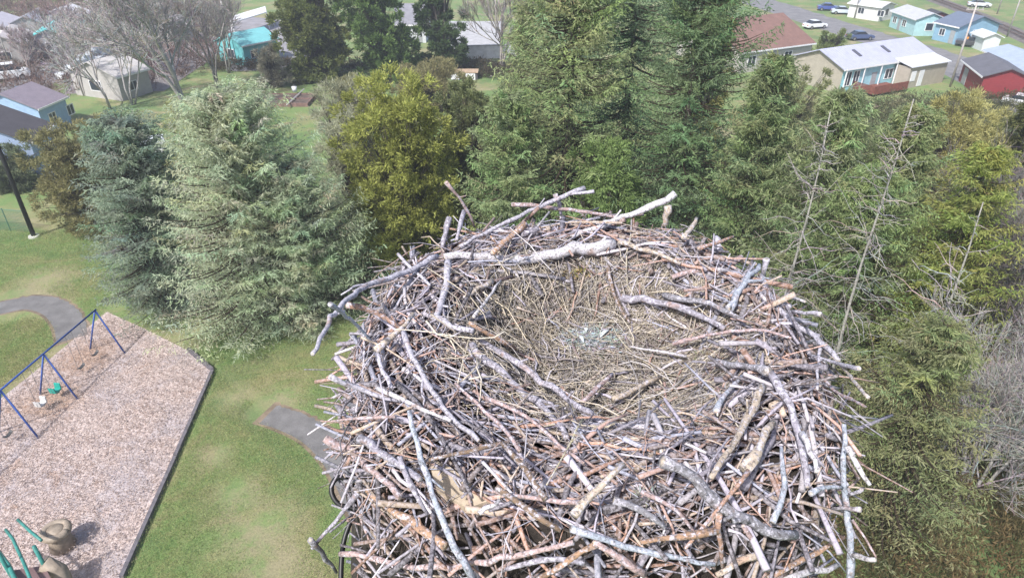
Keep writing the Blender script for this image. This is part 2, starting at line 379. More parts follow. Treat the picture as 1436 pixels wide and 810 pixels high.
house('house', 'long mobile home with pale blue grey roof beyond the red shed', eh(1382, 72, 2.6), eh(1446, 108, 2.6), 2.7, 5.5, .8, siding('grey_blue_siding', (.42, .5, .58)), roofing('pale_blue_roof', (.36, .42, .52), .5, .1, .4), wins=[(1.5, 1, 1.1, 1.0), (5.5, 1, 1.1, 1.0)])
house('shed', 'dark red shed with grey roof next to the golden tree', eh(1352, 88, 2.4), eh(1380, 110, 2.4), 2.7, 5.2, 1.0, siding('barn_red_siding', (.25, .035, .04)), roofing('charcoal_roof', (.12, .12, .14), .8, .15), cat='shed', gable_wins=False, doors=[(1.2, 1.6)])
house('shed', 'small white utility shed behind the dark pickup on the right', eh(1366, 46, 2.2), eh(1382, 52, 2.2), 2.2, 2.5, .5, siding('white_siding2', (.66, .7, .72)), roofing('white_roof2', (.6, .62, .66), .6, .08), cat='shed', gable_wins=False)
# left side
house('house', 'lavender blue house with charcoal roof at the left edge', eh(41, 198, 4.0), eh(71, 175, 4.0), 4.0, 8.0, 2.0, siding('lavender_siding', (.36, .46, .66)),
      roofing('charcoal_shingle', (.075, .07, .08), .9, .15), wins=[(1.6, 1.6, 1.0, 1.2)], over=.3)
house('house', 'blue garage wing with mauve roof behind the lavender blue house', eh(52, 152, 3.0), eh(90, 136, 3.0), 3.0, 7.0, 1.4, siding('sky_siding', (.33, .47, .68)), roofing('mauve_roof', (.22, .19, .23), .9, .12), wins=[(1.2, 1.0, 1.0, 1.0), (4.2, 1.0, 1.0, 1.0)], over=.3)
house('house', 'turquoise walled house beside the white roofed carport', eh(340, 66, 2.8), eh(388, 56, 2.8), 3.0, 6, 1.2, siding('turquoise_siding', (.16, .52, .55)), roofing('teal_roof', (.18, .48, .50), .6, .1), wins=[(1.2, 1, 1.1, 1.0)], doors=[(4.2, .9)])
cp = thing('carport', 'white flat roofed carport above the turquoise house', 'carport', at(322, 42))
q0, q1, q2, q3 = at(322, 25, 2.8), at(372, 10, 2.8), at(374, 18, 2.8), at(326, 33, 2.8)
o_ = np.array(cp.location)
MB().poly([p-o_ for p in (q0, q1, q2, q3)]).poly([p-o_+np.array([0, 0, .15]) for p in (q0, q1, q2, q3)]).poly([q3-o_, q2-o_, q2-o_+[0, 0, .15], q3-o_+[0, 0, .15]]).poly([q0-o_, q3-o_, q3-o_+[0, 0, .15], q0-o_+[0, 0, .15]]).build('roof', WHITE, cp)
for q in (q0, q1, q2, q3): MB().box(q[0]-o_[0]-.06, q[0]-o_[0]+.06, q[1]-o_[1]-.06, q[1]-o_[1]+.06, 0, 2.8).build('post', TRIM, cp)
house('house', 'long building with bright cyan roof in the far left', eh(93, 50, 3), eh(117, 30, 3), 3.0, 5, 1.0, siding('far_grey_siding', (.35, .35, .38)), roofing('cyan_roof', (.12, .62, .62), .5, .1))
house('house', 'pale roofed building behind the forked bare tree', eh(163, 108, 3), eh(206, 96, 3), 3.0, 8, 1.4, siding('stone_siding', (.45, .43, .42)), roofing('pale_roof', (.50, .48, .47), .8, .15), wins=[(1.5, 1, 1.1, 1.0)])
house('house', 'grey roofed white house between the two round conifers at the top', eh(553, 34, 3), eh(596, 34, 3), 3.0, 9, 2.4, siding('white_siding3', (.66, .68, .72)), roofing('grey_shingle', (.22, .22, .25), .9, .15), wins=[(1.2, 1, 1.0, 1.1)], doors=[(3.6, .9)])
farroofs = [((12, 40), (34, 28), (.45, .43, .48), 'small far house with pale mauve roof left of the cyan roof'), ((36, 62), (52, 46), (.5, .46, .46), 'far house with long white roof edge below the mauve roof'),
            ((66, 34), (84, 22), (.3, .3, .34), 'far grey roofed house above the cyan roof'), ((108, 24), (126, 16), (.58, .58, .6), 'far white roofed house at the top of the left street'),
            ((140, 52), (158, 46), (.42, .40, .42), 'far house with stone grey roof left of the forked bare tree'), ((240, 40), (268, 36), (.33, .31, .33), 'far grey house behind the bare tree crown'), ((196, 30), (222, 24), (.5, .42, .40), 'far house with rosy brown roof above the bare tree')]
for a, b_, c, lb in farroofs:
    house('house', lb, eh(*a, 3), eh(*b_, 3), 3.0, 6, 1.3, siding('far_siding', (.4, .38, .38)), roofing('far_roof', c, .8, .1))
house('shed', 'little white roofed shed between the blue green tree and the bare trunk', eh(199, 205, 1.6), eh(229, 201, 1.6), 1.7, 2.4, .3, WHITE, plain('shed_white', (.72, .76, .82), .5), cat='shed', gable_wins=False, over=.15)
cw = thing('retaining_wall', 'long grey concrete wall behind the bare tree at the top', 'wall', at(622, 84))
a_, b_ = at(622, 84), at(768, 80); ln = np.linalg.norm(b_-a_); cw.rotation_euler = (0, 0, math.atan2(b_[1]-a_[1], b_[0]-a_[0]))
MB().box(0, ln, 0, .3, 0, 1.9).build('wall_panel', plain('pale_concrete_wall', (.62, .62, .64), .85, .15, 1.2), cw); MB().box(-.05, ln+.05, -.06, .36, 1.902, 2.02).build('coping', CONC, cw)

# ------------------------------------------------------------------ vehicles
TYRE = plain('tyre_rubber', (.02, .02, .02), .9); RIM = plain('wheel_rim', (.45, .45, .46), .35, metal=.8)
def car_paint(name, c): 
    m = plain(name, c, .28, .04, 2); m.node_tree.nodes['Principled BSDF'].inputs['Coat Weight'].default_value = .6; return m
def car(px, py, head, c, label, kind='sedan', name='car', scale=1.0, group='cars parked along the streets'):
    p = at(px, py); t = thing(name, label, 'van' if kind == 'van' else ('pickup' if kind == 'pickup' else 'car'), p, math.radians(head), group)
    m = car_paint('paint_%s' % abs(hash(c)), c); l = 2.2*scale; w_ = .88*scale
    prof = {'sedan': [(-2.2, .35), (2.2, .35), (2.22, .7), (1.9, .88), (1.0, .98), (-1.5, 1.0), (-2.15, .92), (-2.22, .6)],
            'van': [(-2.3, .35), (2.3, .35), (2.32, .8), (2.0, 1.1), (1.5, 1.2), (-2.3, 1.2)], 'pickup': [(-2.5, .4), (2.5, .4), (2.52, .85), (2.2, 1.05), (1.1, 1.1), (-2.5, 1.05)]}[kind]
    cab = {'sedan': [(1.0, .985), (.35, 1.42), (-.9, 1.44), (-1.6, 1.005)], 'van': [(1.5, 1.205), (.9, 1.85), (-2.2, 1.9), (-2.3, 1.205)], 'pickup': [(1.1, 1.105), (.5, 1.65), (-.6, 1.65), (-.9, 1.105)]}[kind]
    b = MB().prism([(x*scale, z*scale) for x, z in prof], -w_, w_, 'y').build('body', m, t, bevel=.06)
    MB().prism([(x*scale, z*scale) for x, z in cab], -w_*.86, w_*.86, 'y').build('window_band', GLASS, t)
    xs = [q[0] for q in cab]; zt = max(q[1] for q in cab)
    MB().box(cab[2][0]*scale*.98, cab[1][0]*scale*.98, -w_*.84, w_*.84, zt*scale-.01, zt*scale+.04).build('roof', m, t, bevel=.015)
    for sx in (-1.4, 1.4):
        for sy in (-1, 1):
            y0, y1 = sorted((sy*w_*1.02, sy*w_*.78)); wm = MB()
            ring = [(sx*scale+.33*scale*math.cos(a), .33*scale+.33*scale*math.sin(a)) for a in np.linspace(0, 2*math.pi, 14)[:-1]]
            wh = MB().prism(ring, y0, y1, 'y').build('wheel', TYRE, t)
            ring = [(sx*scale+.19*scale*math.cos(a), .33*scale+.19*scale*math.sin(a)) for a in np.linspace(0, 2*math.pi, 12)[:-1]]
            yy = sorted((sy*w_*1.025, sy*w_*1.0)); MB().prism(ring, yy[0], yy[1], 'y').build('rim', RIM, wh)
    for sy in (-.6, .6):
        MB().box(prof[2][0]*scale-.10, prof[2][0]*scale+.03, (sy-.17)*scale, (sy+.17)*scale, .6*scale, .74*scale).build('headlight', plain('lamp_glass', (.75, .75, .72), .1), t)
        MB().box(prof[0][0]*scale-.035, prof[0][0]*scale+.08, (sy-.15)*scale, (sy+.15)*scale, .66*scale, .82*scale).build('tail_light', plain('red_glass', (.4, .02, .02), .2), t)
    return t
car(1142, 40, 20, (.78, .79, .82), 'white car parked in the street beside the brown roofed house')
car(1161, 15, -14, (.06, .09, .30), 'dark blue car near the top edge next to a silver car')
car(1181, 20, -14, (.55, .62, .70), 'pale silver car parked next to the dark blue car')
car(1345, 60, -30, (.75, .30, .04), 'orange van in front of the bright blue house', 'van', name='van', scale=.95)
car(1362, 66, -32, (.06, .06, .07), 'dark pickup parked beside the orange van', 'pickup', name='pickup', scale=.95)
car(1205, 56, 6, (.07, .10, .20), 'navy blue car half hidden behind the lavender grey metal roof')
car(1432, 150, -40, (.7, .72, .75), 'white car beside the dark cedar at the right edge')
car(1372, 10, -22, (.6, .62, .66), 'light grey car beside the railway at the top right')
car(14, 112, 32, (.80, .82, .84), 'white van on the street above the lavender blue house', 'van', name='van', scale=1.15)
car(20, 148, 30, (.03, .035, .06), 'black pickup parked behind the charcoal roof', 'pickup', name='pickup')
car(38, 138, 30, (.10, .11, .14), 'dark grey car parked behind the black pickup')
for i, (px, py, lb) in enumerate(((112, 112, 'first'), (120, 104, 'second'), (129, 97, 'third'), (138, 91, 'fourth'), (147, 86, 'fifth'))):
    t = thing('boat', '%s white boat from the left in the row beyond the birch trunks' % lb, 'boat', at(px, py), math.radians(62), 'white boats in a row on the gravel yard')
    hull = []
    n = 9; P = []
    for k in range(n):
        u = k/(n-1); x = -2.6+5.2*u; w_ = 1.0*(1-max(0, (u-.45)/.55)**2.2)
        P.append([(x, -w_, 1.3+.25*u), (x, -w_*.6, .55+.3*u*u), (x, 0, .4+.5*u**3), (x, w_*.6, .55+.3*u*u), (x, w_, 1.3+.25*u)])
    mb = MB(); 
    for r_ in P: mb.v += r_
    for k in range(n-1):
        for j in range(4): mb.f.append((k*5+j, k*5+j+1, k*5+6+j, k*5+5+j))
    mb.f.append((0, 1, 2, 3, 4)); mb.f += [(k*5, k*5+5, k*5+9, k*5+4) for k in range(n-1)]
    mb.build('hull', car_paint('boat_white', (.75, .78, .80)), t)
    MB().prism([(-1.2, 1.4), (.7, 1.45), (.35, 2.1), (-1.1, 2.15)], -.65, .65, 'y').build('cabin', plain('canvas_cover', (.55, .6, .64), .6), t, bevel=.05)
    MB().box(-1.8, 1.5, -.5, -.4, .45, .6).box(-1.8, 1.5, .4, .5, .45, .6).box(-.9, -.75, -.9, .9, .3, .44).tube([(-.82, -.9, .3), (-.82, -.72, .3)], .3, 10).tube([(-.82, .72, .3), (-.82, .9, .3)], .3, 10).build('trailer', plain('galv', (.35, .36, .37), .5, metal=.6), t)

# railway: two rails and sleepers in one track
rb = [at(*p) for p in ((1290, -8), (1360, 18), (1436, 52), (1560, 110))]
tr = thing('railway_track', 'dark railway track across the top right corner', 'railway', rb[1])
for sgn in (-.72, .72):
    mb = MB()
    pts = []
    for k, p in enumerate(rb):
        q = rb[min(k+1, len(rb)-1)]-rb[max(k-1, 0)]; q = q/np.linalg.norm(q); pts.append(p-rb[1]+np.array([-q[1], q[0], 0])*sgn+[0, 0, .2])
    mb.tube(pts, .06, 4); mb.build('rail', plain('rusty_rail', (.12, .07, .05), .6), tr)
mb = MB()
for k in range(len(rb)-1):
    d = rb[k+1]-rb[k]; n = int(np.linalg.norm(d)/.7); dd = d/np.linalg.norm(d); nn = np.array([-dd[1], dd[0], 0])
    for j in range(n):
        c = rb[k]+d*(j+.5)/n-rb[1]
        p = [c+nn*a+dd*b2 for a, b2 in ((-1.2, -.12), (1.2, -.12), (1.2, .12), (-1.2, .12))]
        mb.poly([q+[0, 0, .13] for q in p])
sp_ = mb.build('sleepers', plain('sleeper_wood', (.07, .055, .045), .9), tr)

# ------------------------------------------------------------------ poles
def pole(px, py, hgt, r, c, label, name='utility_pole', cross=True, lamp=False, group=None, base=False):
    p = at(px, py); t = thing(name, label, 'pole' if not lamp else 'lamp post', p, 0, group); m = plain('pole_%s' % abs(hash(c)), c, .6, .15, 3)
    MB().tube([(0, 0, 0), (0, 0, hgt)], [r, r*.7], 12).build('pole', m, t, smooth=True)
    if cross:
        a = MB().box(-1.1, 1.1, -.06, .06, hgt-.9, hgt-.75).build('cross_arm', m, t)
        for x in (-.95, -.35, .35, .95): MB().tube([(x, 0, hgt-.745), (x, 0, hgt-.55)], .05, 8).build('insulator', plain('ceramic', (.4, .4, .42), .3), a)
    if base: MB().tube([(0, 0, 0), (0, 0, .12)], [r*2.4, r*2.3], 16).build('footing', plain('pale_concrete', (.66, .65, .63), .8), t)
    if lamp:
        MB().tube([(0, 0, hgt-.3), (.5, 0, hgt), (1.3, 0, hgt+.1)], .05, 8).build('arm', m, t)
        MB().box(1.2, 1.75, -.14, .14, hgt+.02, hgt+.16).build('lamp_head', plain('lamp_grey', (.5, .5, .5), .4), t)
    return t
pole(48, 332, 13.5, .17, (.018, .018, .022), 'black light pole on a pale footing at the left edge of the lawn', 'light_pole', cross=False, lamp=True, base=True)
pole(1332, 122, 10.5, .14, (.42, .38, .36), 'tall pale utility pole beside the dark red shed')
pole(1198, 26, 9, .13, (.4, .38, .37), 'grey utility pole beside the pale silver car')
pole(1412, 52, 9, .13, (.40, .37, .36), 'grey utility pole at the railway by the pale blue grey roof')
pole(1398, 20, 8, .13, (.40, .37, .36), 'thin utility pole farther up the railway')
pole(16, 96, 9, .10, (.5, .48, .46), 'thin pale pole behind the white van on the left')
pole(328, 92, 9, .12, (.45, .43, .42), 'pale pole in the yard left of the turquoise house', cross=False)

# green chain link fence at far left
f0, f1 = at(-60, 318), at(42, 326); ln = np.linalg.norm(f1-f0); fe = thing('chain_link_fence', 'green chain link fence behind the black light pole', 'fence', f0, math.atan2(f1[1]-f0[1], f1[0]-f0[0]))
gm = plain('green_coated_wire', (.06, .17, .13), .5)
mb = MB()
for k in range(int(ln/.12)):
    x = k*.12; mb.box(x, x+.012, -.006, .006, .05, 1.8)
for z in np.arange(.1, 1.8, .12): mb.box(0, ln, -.005, .005, z, z+.012)
mb.build('wire_mesh', gm, fe)
for x in np.arange(0, ln+.1, 2.4): MB().tube([(x, .03, 0), (x, .03, 1.95)], .035, 8).build('post', gm, fe)
MB().tube([(0, .03, 1.85), (ln, .03, 1.85)], .025, 8).build('top_rail', gm, fe)

# ------------------------------------------------------------------ playground
TIMB = plain('border_timber', (.13, .12, .135), .85, .25, 5)
for i, (a, b, lb) in enumerate((((265, 492), (299, 521), 'short grey timber edging at the far corner of the wood chips'), ((299, 522), (247, 642), 'grey timber edging along the upper right side of the wood chips'),
                                ((247, 643), (172, 812), 'grey timber edging along the lower right side of the wood chips'))):
    A, B = at(*a), at(*b); ln = np.linalg.norm(B-A)
    o = MB().box(0, ln, -.09, .09, .0, .24).build('border_timber', TIMB, bevel=.012); o.location = A; o.rotation_euler = (0, 0, math.atan2(B[1]-A[1], B[0]-A[0]))
    tag(o, lb, 'timber', 'timbers edging the wood chips')
# swing set: beam on splayed blue frames
BLUE = plain('blue_steel', (.045, .10, .36), .35, .1, 4); beamz = 2.75
b0, b1 = at(133, 435, beamz), at(-110, 640, beamz); dirb = unit(b1-b0); nrm = np.array([dirb[1], -dirb[0], 0])   # towards the camera right
if nrm[0] < 0: nrm = -nrm
sw = thing('swing_set', 'blue steel swing set straddling the edge of the wood chips', 'swing set', (b0[0], b0[1], 0))
rel = lambda p: np.asarray(p)-np.array([b0[0], b0[1], 0])
MB().tube([rel(b0-dirb*.1), rel(b1)], .05, 10).build('top_beam', BLUE, sw, smooth=True)
tops = [at(133, 435, beamz), at(62, 496, beamz), at(2, 547, beamz), at(-110, 640, beamz)]
for i, tp in enumerate(tops):
    u = np.dot(tp-b0, dirb); tp = b0+dirb*u; 
    for s_, sh in ((1, .25), (-1, .1)):
        ft = tp+nrm*s_*1.15+dirb*sh; ft[2] = 0
        MB().tube([rel(tp), rel(ft)], .05, 8).build('leg', BLUE, sw, smooth=True)
chainm = plain('chain_steel', (.25, .25, .27), .5, metal=.5)
rngp = random.Random(3)
seatc = [(.9, (.05, .05, .05), 'black'), (1.9, (.05, .05, .05), 'black'), (3.6, (.02, .33, .27), 'teal'), (4.5, (.55, .55, .55), 'white'), (6.4, (.05, .05, .05), 'black')]
blen = np.linalg.norm(b1-b0)
for i, (u, c, nm) in enumerate(seatc):
    c0 = b0+dirb*(u*blen/9.5); 
    st = thing('swing', ['black belt swing hanging nearest the far end of the blue beam', 'black belt swing second from the far end of the blue beam', 'teal bucket swing hanging from the blue beam', 'white bucket swing hanging from the blue beam', 'black belt swing hanging at the left edge of the picture'][i], 'swing', (c0[0], c0[1], .5), math.atan2(dirb[1], dirb[0]), 'swings hanging from the blue beam')
    for s_ in (-.24, .24): MB().tube([(s_, 0, 0.02), (s_, 0, beamz-.5)], .012, 5).build('chain', chainm, st)
    prof = [(-.26, .06), (-.2, -.03), (0, -.07), (.2, -.03), (.26, .06), (.2, .0), (0, -.04), (-.2, .0)] if nm == 'black' else [(-.26, .3), (-.22, -.05), (0, -.14), (.22, -.05), (.26, .3), (.2, .28), (.17, .0), (-.17, .0), (-.2, .28)]
    wd = .09 if nm == 'black' else .17
    MB().prism(prof, -wd, wd, 'y').build('seat', plain('seat_'+nm, c, .5), st)
# play structure in the bottom left corner: teal rails, tan tube slide head
TEAL = plain('teal_plastic', (.04, .22, .19), .5, .25, 3); TANP = plain('tan_plastic', (.30, .245, .19), .6, .25, 4)
pc = at(40, 820); ps = thing('play_structure', 'teal and tan climbing structure in the bottom left corner', 'play structure', (pc[0], pc[1], 0))
def pr_(px, py, z): return at(px, py, z)-np.array([pc[0], pc[1], 0])
MB().tube([pr_(25, 728, 1.2), pr_(42, 744, 1.5), pr_(58, 757, 1.8)], .06, 8).build('climbing_rail', TEAL, ps, smooth=True)
MB().tube([pr_(8, 742, 1.2), pr_(18, 755, 1.4), pr_(34, 790, 1.8), pr_(50, 830, 2.0)], .06, 8).build('climbing_rail', TEAL, ps, smooth=True)
MB().tube([pr_(-6, 768, 1.2), pr_(12, 792, 1.6), pr_(30, 830, 1.9)], .08, 8).build('climbing_rail', TEAL, ps, smooth=True)
dcm = plain('deck_brown', (.16, .10, .10), .7)
zc = 1.5; q = [pr_(12, 800, zc), pr_(62, 792, zc), pr_(92, 850, zc), pr_(30, 870, zc)]
mb = MB(); mb.poly(q); mb.poly([p-[0, 0, .1] for p in q])
for k in range(4): mb.poly([q[k], q[(k+1) % 4], q[(k+1) % 4]-[0, 0, .1], q[k]-[0, 0, .1]])
mb.build('platform', dcm, ps)
for p in q: MB().tube([(p[0], p[1], 0), (p[0], p[1], 2.6)], .07, 10).build('post', TEAL, ps, smooth=True)
sc_ = pr_(78, 744, 1.0); n = 24
def ringtube(c, R, r, m, name, rz=1.0):
    mb = MB(); a = np.linspace(0, 2*math.pi, n+1)
    mb.tube([(c[0]+R*math.cos(x), c[1]+R*math.sin(x), c[2]) for x in a], r, 10); return mb.build(name, m, ps, smooth=True)
ringtube(sc_, .44, .16, TANP, 'slide_collar'); MB().tube([sc_+[0, 0, -.9], sc_+[0, 0, .12]], [.5, .3], 20).build('spiral_slide', TANP, ps, smooth=True)
MB().tube([pr_(60, 790, 1.6), pr_(82, 800, 1.1), pr_(96, 830, .5)], .33, 14).build('tube_slide', TANP, ps, smooth=True)

# garden bed, picnic spot beyond the lawn
g0, g1 = at(343, 150), at(432, 150); gb = thing('garden_bed', 'long raised garden bed of brown boards and bare soil on the far lawn', 'garden bed', g0)
gl = np.linalg.norm(g1-g0); gw = 4.5; bm_ = plain('weathered_board', (.21, .13, .11), .85, .3, 3)
for (x0, x1, y0, y1) in ((0, gl, 0, .12), (0, gl, gw-.12, gw), (0, .12, .12, gw-.12), (gl-.12, gl, .12, gw-.12), (0.12, gl-.12, gw*.5, gw*.5+.12)): MB().box(x0, x1, y0, y1, 0, .45).build('board', bm_, gb)
MB().box(.12, gl-.12, .12, gw*.5, 0, .33).box(.12, gl-.12, gw*.5+.12, gw-.12, 0, .33).build('soil', plain('soil', (.12, .09, .075), .95, .4, 2, bmp=.8), gb)
a_, b_ = at(402, 147, .55), at(426, 125, .55); o = MB().tube([a_, b_], .10, 4).build('plank', plain('grey_plank', (.5, .48, .47), .8)); tag(o, 'pale plank lying slantwise across the garden bed', 'plank')
bk = thing('bucket', 'white bucket standing at the far end of the garden bed', 'bucket', at(414, 132)); MB().tube([(0, 0, .3), (0, 0, .95)], [.28, .34], 14).build('pail', WHITE, bk, smooth=True); MB().tube([(-.32, 0, .9), (0, 0, 1.2), (.32, 0, .9)], .02, 6).build('handle', chainm, bk)
tb = thing('tarp_covered_table', 'table with a tan top and white tarp sides near the grey wall', 'table', at(652, 110)); 
MB().box(-1.9, 1.9, -1.0, 1.0, .95, 1.08).build('table_top', plain('tan_board', (.42, .31, .22), .8, .2), tb, bevel=.02)
for (x, y) in ((-1.7, -.8), (1.7, -.8), (-1.7, .8), (1.7, .8)): MB().box(x-.07, x+.07, y-.07, y+.07, 0, .948).build('leg', TIMB, tb)
for q in ((-1.85, -.7, -1.05, -1.005, .1, .9), (.1, 1.5, -1.05, -1.005, .05, .9), (-1.4, 1.2, .3, .5, .1, .8)): MB().box(*q).build('tarp', WHITE, tb)
o = MB().tube([at(686, 108, .15), at(712, 98, .15)], .12, 5).build('log', plain('bleached_log', (.6, .55, .48), .85)); tag(o, 'bleached log lying right of the tan topped table', 'log')
fp = thing('post', 'short grey fence post left of the tan topped table', 'post', at(617, 105)); MB().tube([(0, 0, 0), (0, 0, 1.5)], [.1, .08], 8).build('shaft', CONC, fp)

# ------------------------------------------------------------------ trees
def vary(c, n, rng, s=.22): 
    b = 1+s*rng.standard_normal(n)[:, None]; h = 1+.10*rng.standard_normal((n, 3)); return np.clip(np.array(c)[None]*b*h, .006, .9)
def spruce_meshes(h, R, c, seed, nbr=230, droop=.30, z0=.05, tip=None, bl=.26, bw=.055, pw=.6, dens=1.0):
    rng = np.random.default_rng(seed); u = rng.random(nbr)**.85*(1-z0)+z0; u = np.sort(u)
    z = u*h; L = R*np.clip((1-u), .0, 1)**pw*(.62+.5*rng.random(nbr))+.25; az = rng.random(nbr)*2*math.pi
    L *= np.clip(.62+u*2.6, 0, 1) if pw < .5 else 1.0
    L *= 1+.22*np.sin(az*2+seed)+.12*np.sin(az*5+seed*2)
    D = np.stack([np.cos(az), np.sin(az), np.zeros(nbr)], 1); Z = np.array([0, 0, 1.])
    rise = (.55*u-.12)[:, None]
    def P(t): return D*L[:, None]*t+Z*(z[:, None]+L[:, None]*(rise*t-droop*np.sin(t*math.pi*.8)*.6+.10*t*t))
    br = Acc(); ts = np.linspace(0, 1, 6); BP = np.stack([P(t*.82) for t in ts], 1); BR = np.linspace(1, .15, 6)[None]*(.012*L+.02)[:, None]
    br.tubes(BP, BR, np.array([.10, .075, .055]), 4)
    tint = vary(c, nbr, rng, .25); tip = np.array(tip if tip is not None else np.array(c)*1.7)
    Bs, Ds, Cs = [], [], []
    nt_ = int(15*dens)
    for k in range(nt_):
        for s_ in (-1, 1):
            t = np.clip((k+.5+rng.random(nbr)*.8)/nt_, 0, 1)[:, None]
            p = P(t); ang = np.radians(58)*s_; ca, sa = np.cos(ang), np.sin(ang)
            d = np.stack([D[:, 0]*ca-D[:, 1]*sa, D[:, 0]*sa+D[:, 1]*ca, rng.normal(-.18, .22, nbr)], 1)
            tl = (.30*L[:, None]*(1-t)*.9+.32)*(.6+.7*rng.random((nbr, 1)))
            m = 5
            for j in range(m):
                q = (j+.6*rng.random((nbr, 1)))/m
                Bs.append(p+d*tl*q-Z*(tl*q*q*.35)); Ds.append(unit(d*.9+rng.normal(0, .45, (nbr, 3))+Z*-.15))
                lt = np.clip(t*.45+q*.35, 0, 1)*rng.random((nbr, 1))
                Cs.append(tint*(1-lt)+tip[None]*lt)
    B = np.concatenate(Bs); Dd = np.concatenate(Ds); C = np.concatenate(Cs)
    V, Q = blades(B, Dd, bl*(.6+.8*rng.random(len(B))), bw*(.6+.8*rng.random(len(B))), rng)
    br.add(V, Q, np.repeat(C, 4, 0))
    crown = br.mesh('crown', LEAF)
    tk = Acc(); zz = np.linspace(0, h*.98, 8); P_ = np.stack([.06*np.sin(zz), .06*np.cos(zz*.8), zz], 1)[None]
    tk.tubes(P_, (np.linspace(1, .08, 8)*(.012*h+.08))[None], np.array([.16, .13, .11]), 9)
    return tk.mesh('trunk', TBARK, True), crown
def bushy_meshes(h, R, c, seed, n=6500, c2=None, z0=.0, up=.35, bl=.26, bw=.07, lobes=14, stems=True, per=8, twig=(.15, .13, .11), taper=.6, squash=1.0):
    rng = np.random.default_rng(seed)
    lz = z0+(1-z0)*(np.arange(lobes)+.5)/lobes; la = rng.random(lobes)*2*math.pi*3
    rad = R*(1-taper*np.clip(lz-.35, 0, 1)**1.2)
    lr = rad*(.52+.22*rng.random(lobes)); off = rad*.48*rng.random(lobes)**.4
    C0 = np.stack([np.cos(la)*off, np.sin(la)*off*squash, lz*h*.92], 1)
    M = max(60, n//26); k = rng.integers(0, lobes, M); d = unit(rng.standard_normal((M, 3))); rr = rng.random(M)**.22
    bumpy = 1+.18*np.sin(d[:, 0]*7+k)+.16*np.sin(d[:, 1]*9+k*2)+.12*np.sin(d[:, 2]*8+k*3)
    lh = np.maximum(lr, h/lobes*1.5)
    p = C0[k]+d*np.stack([lr[k], lr[k]*squash, lh[k]], 1)*(rr*bumpy)[:, None]
    p[:, 2] = np.abs(p[:, 2])+.02; keep = p[:, 2] < h*1.0; p, d = p[keep], d[keep]; M = len(p)
    ctint = np.clip(.5+.30*rng.standard_normal(M), 0, 1)
    ci = rng.integers(0, M, n); cs_ = R*.085*(.6+.8*rng.random(M)); dd = unit(rng.standard_normal((n, 3))+d[ci]*.8+[0, 0, .35])
    rr = rng.random(n)**.45; p = p[ci]+dd*(cs_[ci]*rr)[:, None]*np.array([1.25, 1.25, .85]); p[:, 2] = np.abs(p[:, 2])+.02; d = unit(d[ci]*.6+dd)
    cl = np.sin(p[:, 0]*1.3+seed)+np.sin(p[:, 1]*1.5+seed*2)+np.sin(p[:, 2]*1.1+seed*.7)
    f = np.clip(.35*ctint[ci]+.25+.14*cl+.30*(rr-.5)+.18*rng.standard_normal(n), 0, 1)[:, None]
    c2 = np.array(c2 if c2 is not None else np.array(c)*1.6)
    tint = (np.array(c)[None]*(1-f)+c2[None]*f)*np.clip(1+.2*rng.standard_normal((n, 1)), .4, 1.8)
    od = unit(d*.7+np.array([0, 0, up]))
    Bs = []; Ds = []; Cs = []
    for j in range(per):
        Bs.append(p+od*rng.random((n, 1))*.35+rng.normal(0, .06, (n, 3))); Ds.append(unit(od+rng.normal(0, .5, (n, 3)))); Cs.append(tint*(.8+.4*rng.random((n, 1))))
    B, Dd, C = np.concatenate(Bs), np.concatenate(Ds), np.concatenate(Cs)
    V, Q = blades(B, Dd, bl*(.5+.9*rng.random(len(B))), bw*(.6+.8*rng.random(len(B))), rng)
    a = Acc(); a.add(V, Q, np.repeat(np.clip(C, .005, .9), 4, 0))
    # twigs ending at sprays
    ns = min(n, 900); sel = rng.choice(n, ns, replace=False); e = p[sel]; s0 = np.stack([e[:, 0]*.25, e[:, 1]*.25, e[:, 2]*.55], 1)
    ts = np.linspace(0, 1, 4)[None, :, None]; PP = s0[:, None]*(1-ts)+e[:, None]*ts+np.array([0, 0, 1.])*np.sin(ts*math.pi)*.25+rng.normal(0, .06, (ns, 4, 3))
    a.tubes(PP, np.linspace(.03, .006, 4)[None]*np.ones((ns, 1)), np.array(twig), 3)
    crown = a.mesh('crown', LEAF)
    tk = Acc(); m = 5; an = rng.random(m)*6.28
    PP = np.stack([[(math.cos(x)*q*R*.4, math.sin(x)*q*R*.4, q**.8*h*.8) for q in np.linspace(0, 1, 6)] for x in an])
    tk.tubes(PP, (np.linspace(1, .1, 6)*(.014*h+.03))[None]*np.ones((m, 1)), np.array([.17, .15, .13]), 7)
    return tk.mesh('trunk', TBARK, True), crown
